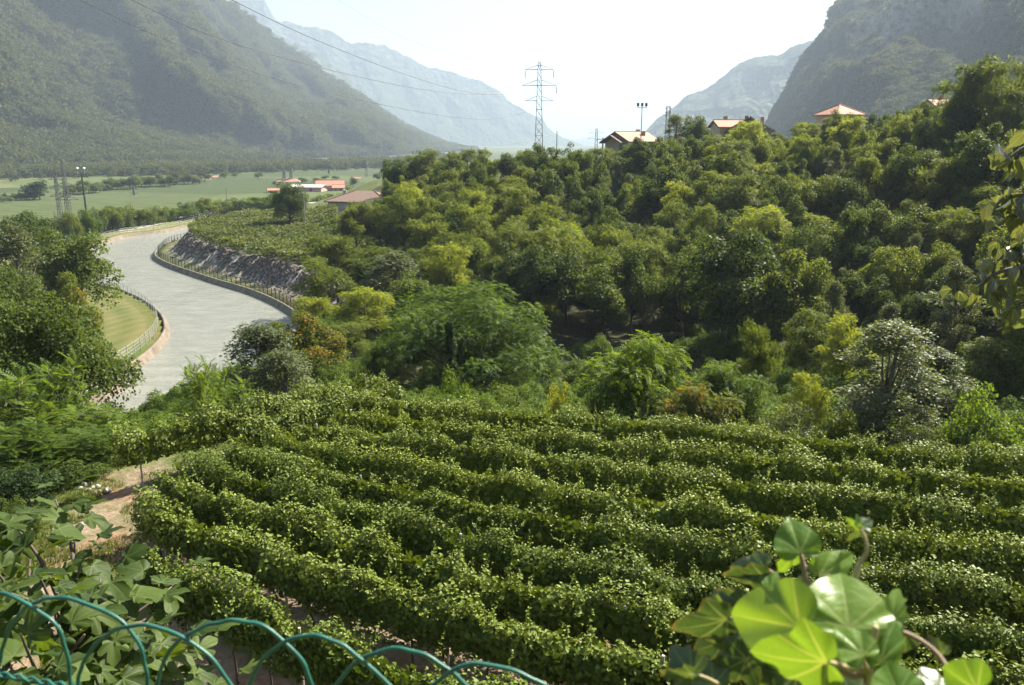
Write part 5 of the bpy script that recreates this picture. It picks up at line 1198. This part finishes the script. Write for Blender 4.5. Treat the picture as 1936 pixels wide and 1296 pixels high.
M['fig_wood'] = plain('fig_branch', (.085, .065, .05), .9, 0, .25, 12)
for me in FG: me.materials.append(M['fig'])
FB = np.array([-2.9, 3.6, tz(-2.9, 3.6)])
fig = empty('fig_tree', tuple(FB), 0, 'fig tree with big lobed leaves behind the green wire fence', 'tree')
rf = np.random.default_rng(12)
def P3(x, y, ds): q = ray(x, y); return q / np.linalg.norm(q) * ds
ends = [((105, 945), 4.6), ((60, 1000), 4.5), ((140, 1000), 4.4), ((20, 985), 4.2), ((155, 1060), 4.2), ((70, 1080), 3.9), ((190, 1095), 4.1), ((15, 1120), 3.7), ((100, 1140), 3.8), ((215, 1165), 3.9), ((160, 1200), 3.7), ((40, 1200), 3.2), ((325, 1110), 4.3), ((290, 1160), 4.1), ((250, 1230), 3.9), ((330, 1240), 4.0), ((395, 1235), 4.3), ((100, 1250), 3.5), ((20, 1260), 3.2), ((280, 1285), 3.9), ((180, 1280), 3.6), ((350, 1290), 4.1), ((-30, 1050), 3.9), ((-40, 1180), 3.4), ((60, 1310), 3.3), ((420, 1310), 4.2)]
hub1, hub2 = P3(60, 1360, 4.2), P3(150, 1230, 4.15)
mb = MB(); mb.tube([FB * 0 + np.array((0, 0, -.4)), (hub1 - FB) * .5 + np.array((.15, 0, 0)), hub1 - FB], [.11, .09, .06], 8); mb.build('trunk', M['fig_wood'], fig, True)
for i, ((x, y), ds) in enumerate(ends):
    e = P3(x, y, ds); h = hub2 if y < 1180 and x < 240 else hub1
    if i == 0:
        mb = MB(); mb.tube([hub1 - FB, (hub1 + hub2) / 2 - FB + np.array((.05, 0, -.05)), hub2 - FB], [.05, .04, .03], 6); mb.build('branch', M['fig_wood'], fig, True)
    mid = (h + e) / 2 + rf.normal(size=3) * .06; mb = MB(); mb.tube(spline([h, mid, e], 5) - FB, list(np.linspace(.013, .004, 11)), 5); mb.build('branch', M['fig_wood'], fig, True)
    k = rf.integers(7, 11)
    for j in range(k):
        a = j * 2.4 + rf.uniform(0, 1); el = rf.uniform(.5, 1.1) if j < 2 else rf.uniform(-.5, .5); d = np.array([math.cos(a) * math.cos(el), math.sin(a) * math.cos(el), math.sin(el)])
        pb = e + d * .05 + (mid - e) * .09 * j; pk = pb + d * rf.uniform(.05, .10); dl = nrm(d + np.array([0, 0, -.15 - .6 * rf.random()])); nn = nrm(np.array([0, 0, 1.0]) + d * .5 + rf.normal(size=3) * .25)
        x_ = nrm(np.cross(dl, nn)); n_ = np.cross(x_, dl); S = rf.uniform(.075, .13)
        o = obj('leaf', FG[rf.integers(len(FG))], None, fig); q = pk - FB
        o.matrix_local = Matrix(((x_[0]*S, dl[0]*S, n_[0]*S, q[0]), (x_[1]*S, dl[1]*S, n_[1]*S, q[1]), (x_[2]*S, dl[2]*S, n_[2]*S, q[2]), (0, 0, 0, 1)))

# overhanging branch at the right edge
OV = [(.03, -.02), (.2, .02), (.33, .18), (.36, .38), (.28, .62), (.14, .84), (.04, 1.0), (0, 1.1)]
DL = [blade(sym(OV), None, .35, .38, .03, 3), blade(sym(OV), None, .15, .7, .03, 8)]
M['droop'] = close_leaf_mat('drooping_leaf', (.05, .065, .04), (.13, .15, .085), (.22, .23, .15), [0, .5, -.5], .28, (1.7, 1.6, .5), .3, .9)
for me in DL: me.materials.append(M['droop'])
OB = np.array([3.1, 2.6, tz(3.1, 2.6)])
ob = empty('overhanging_tree', tuple(OB), 0, 'drooping leafy branch hanging in from the right edge', 'tree')
top = P3(2180, 240, 3.1)
mb = MB(); mb.tube(spline([OB - OB + np.array((0, 0, -.4)), (top - OB) * .55 + np.array((.2, 0, 0)), top - OB], 5), list(np.linspace(.09, .035, 11)), 8); mb.build('trunk', M['bark'], ob, True)
tw = [[(2180, 240), (2040, 260), (1950, 275), (1905, 300)], [(2180, 240), (2060, 330), (1965, 365), (1905, 372), (1880, 392)], [(2180, 240), (2070, 420), (1960, 460), (1915, 470), (1885, 495)], [(2180, 240), (2080, 470), (1965, 500), (1890, 515), (1845, 545)], [(2180, 240), (2090, 540), (1980, 560), (1925, 575)], [(2180, 240), (2060, 400), (1975, 425), (1930, 440)]]
for i, t_ in enumerate(tw):
    P = spline([P3(x, y, 2.9 + .06 * (i % 3)) for x, y in t_], 7); mb = MB(); mb.tube(P - OB, list(np.linspace(.016, .003, len(P))), 5); mb.build('twig', M['bark_grey'], ob, True)
    for j in range(len(P) // 3, len(P)):
        for q in range(2 if j < len(P) - 3 else 3):
            d = rf.normal(size=3) * .5; dl = nrm(np.array([d[0], d[1], -1.0 + .5 * d[2]])); nn = nrm(rf.normal(size=3) + np.array([-.3, -.6, .4])); x_ = nrm(np.cross(dl, nn)); n_ = np.cross(x_, dl); S = rf.uniform(.038, .064)
            pb = P[j] + rf.normal(size=3) * .035 + dl * .02 - OB; o = obj('leaf', DL[rf.integers(2)], None, ob)
            o.matrix_local = Matrix(((x_[0]*S, dl[0]*S, n_[0]*S, pb[0]), (x_[1]*S, dl[1]*S, n_[1]*S, pb[1]), (x_[2]*S, dl[2]*S, n_[2]*S, pb[2]), (0, 0, 0, 1)))

# green wire fence with hoops
m, nt, p = new_mat('green_wire'); c = ramp(nt, noise(nt, 40, 4, .6, pos(nt)), [(.3, (.010, .075, .055)), (.7, (.022, .125, .095))]); nt.links.new(c, p.inputs['Base Color']); p.inputs['Roughness'].default_value = .42; M['wire'] = m
fa = G(0, 1122, -.52); fb = G(917, 1257, -.52); fd = (fb - fa)[:2]; fn = np.array([-fd[1], fd[0]]); fn /= np.linalg.norm(fn)
def on_fence(x, y, off=0): d = ray(x, y); t = (np.dot(fn, fa[:2]) + off) / np.dot(fn, d[:2]); return d * t
FO = np.array([fa[0], fa[1], -1.65]); fence = empty('wire_fence', tuple(FO), 0, 'green coated wire fence with looped hoops along the bottom', 'fence')
HO = [[(-60, 1296), (-55, 1240), (-40, 1170), (0, 1122), (54, 1145), (90, 1168), (111, 1190), (126, 1235), (134, 1292)],
      [(-8, 1296), (0, 1250), (5, 1225), (20, 1183), (52, 1147), (80, 1135), (108, 1130), (155, 1139), (222, 1170), (258, 1209), (274, 1255), (279, 1296)],
      [(147, 1296), (152, 1268), (165, 1240), (191, 1209), (232, 1187), (279, 1183), (336, 1201), (398, 1243), (436, 1296)],
      [(297, 1296), (310, 1250), (336, 1214), (374, 1190), (410, 1178), (447, 1174), (495, 1183), (530, 1208), (573, 1253), (588, 1296)],
      [(472, 1296), (494, 1250), (541, 1213), (588, 1202), (635, 1214), (678, 1243), (736, 1296)],
      [(635, 1296), (660, 1265), (689, 1243), (743, 1227), (795, 1236), (845, 1264), (881, 1296)],
      [(819, 1296), (863, 1264), (917, 1256), (986, 1275), (1029, 1297), (1062, 1330), (1085, 1380)]]
for i, h in enumerate(HO):
    P = np.array([on_fence(x, y, .004 * (i % 2)) for x, y in h]); P[:, 2] += 0
    a, b = P[0].copy(), P[-1].copy(); a[2] = b[2] = -1.75; dn = np.array([0, 0, -.1])
    P = spline(np.vstack([P[0] + (P[0] - P[1]) * .8, P, P[-1] + (P[-1] - P[-2]) * .8]), 6); lo0, lo1 = P[0].copy(), P[-1].copy(); lo0[2] = lo1[2] = -1.75; P = np.vstack([lo0, P, lo1]); k = len(P)
    P = P + np.stack([np.sin(np.arange(k) * .9 + i) * .0007, np.zeros(k), np.cos(np.arange(k) * .8 + i) * .0007], -1)
    mb = MB(); mb.tube(P - FO, .0024, 8); mb.build('hoop_wire', M['wire'], fence, True)
ed = fd / np.linalg.norm(fd)
for zc in (-.635, -.80, -1.0, -1.25):
    for ph in (0, math.pi):
        t = np.linspace(-.25, 1.4, 200); P = np.stack([fa[0] + ed[0] * t, fa[1] + ed[1] * t, zc - .0 * t + .003 * np.sin(t * 160 + ph)], -1); P[:, :2] += fn * (.003 * np.cos(t * 160 + ph))[:, None]
        mb = MB(); mb.tube(P - FO, .002, 5); mb.build('twisted_wire', M['wire'], fence, True)
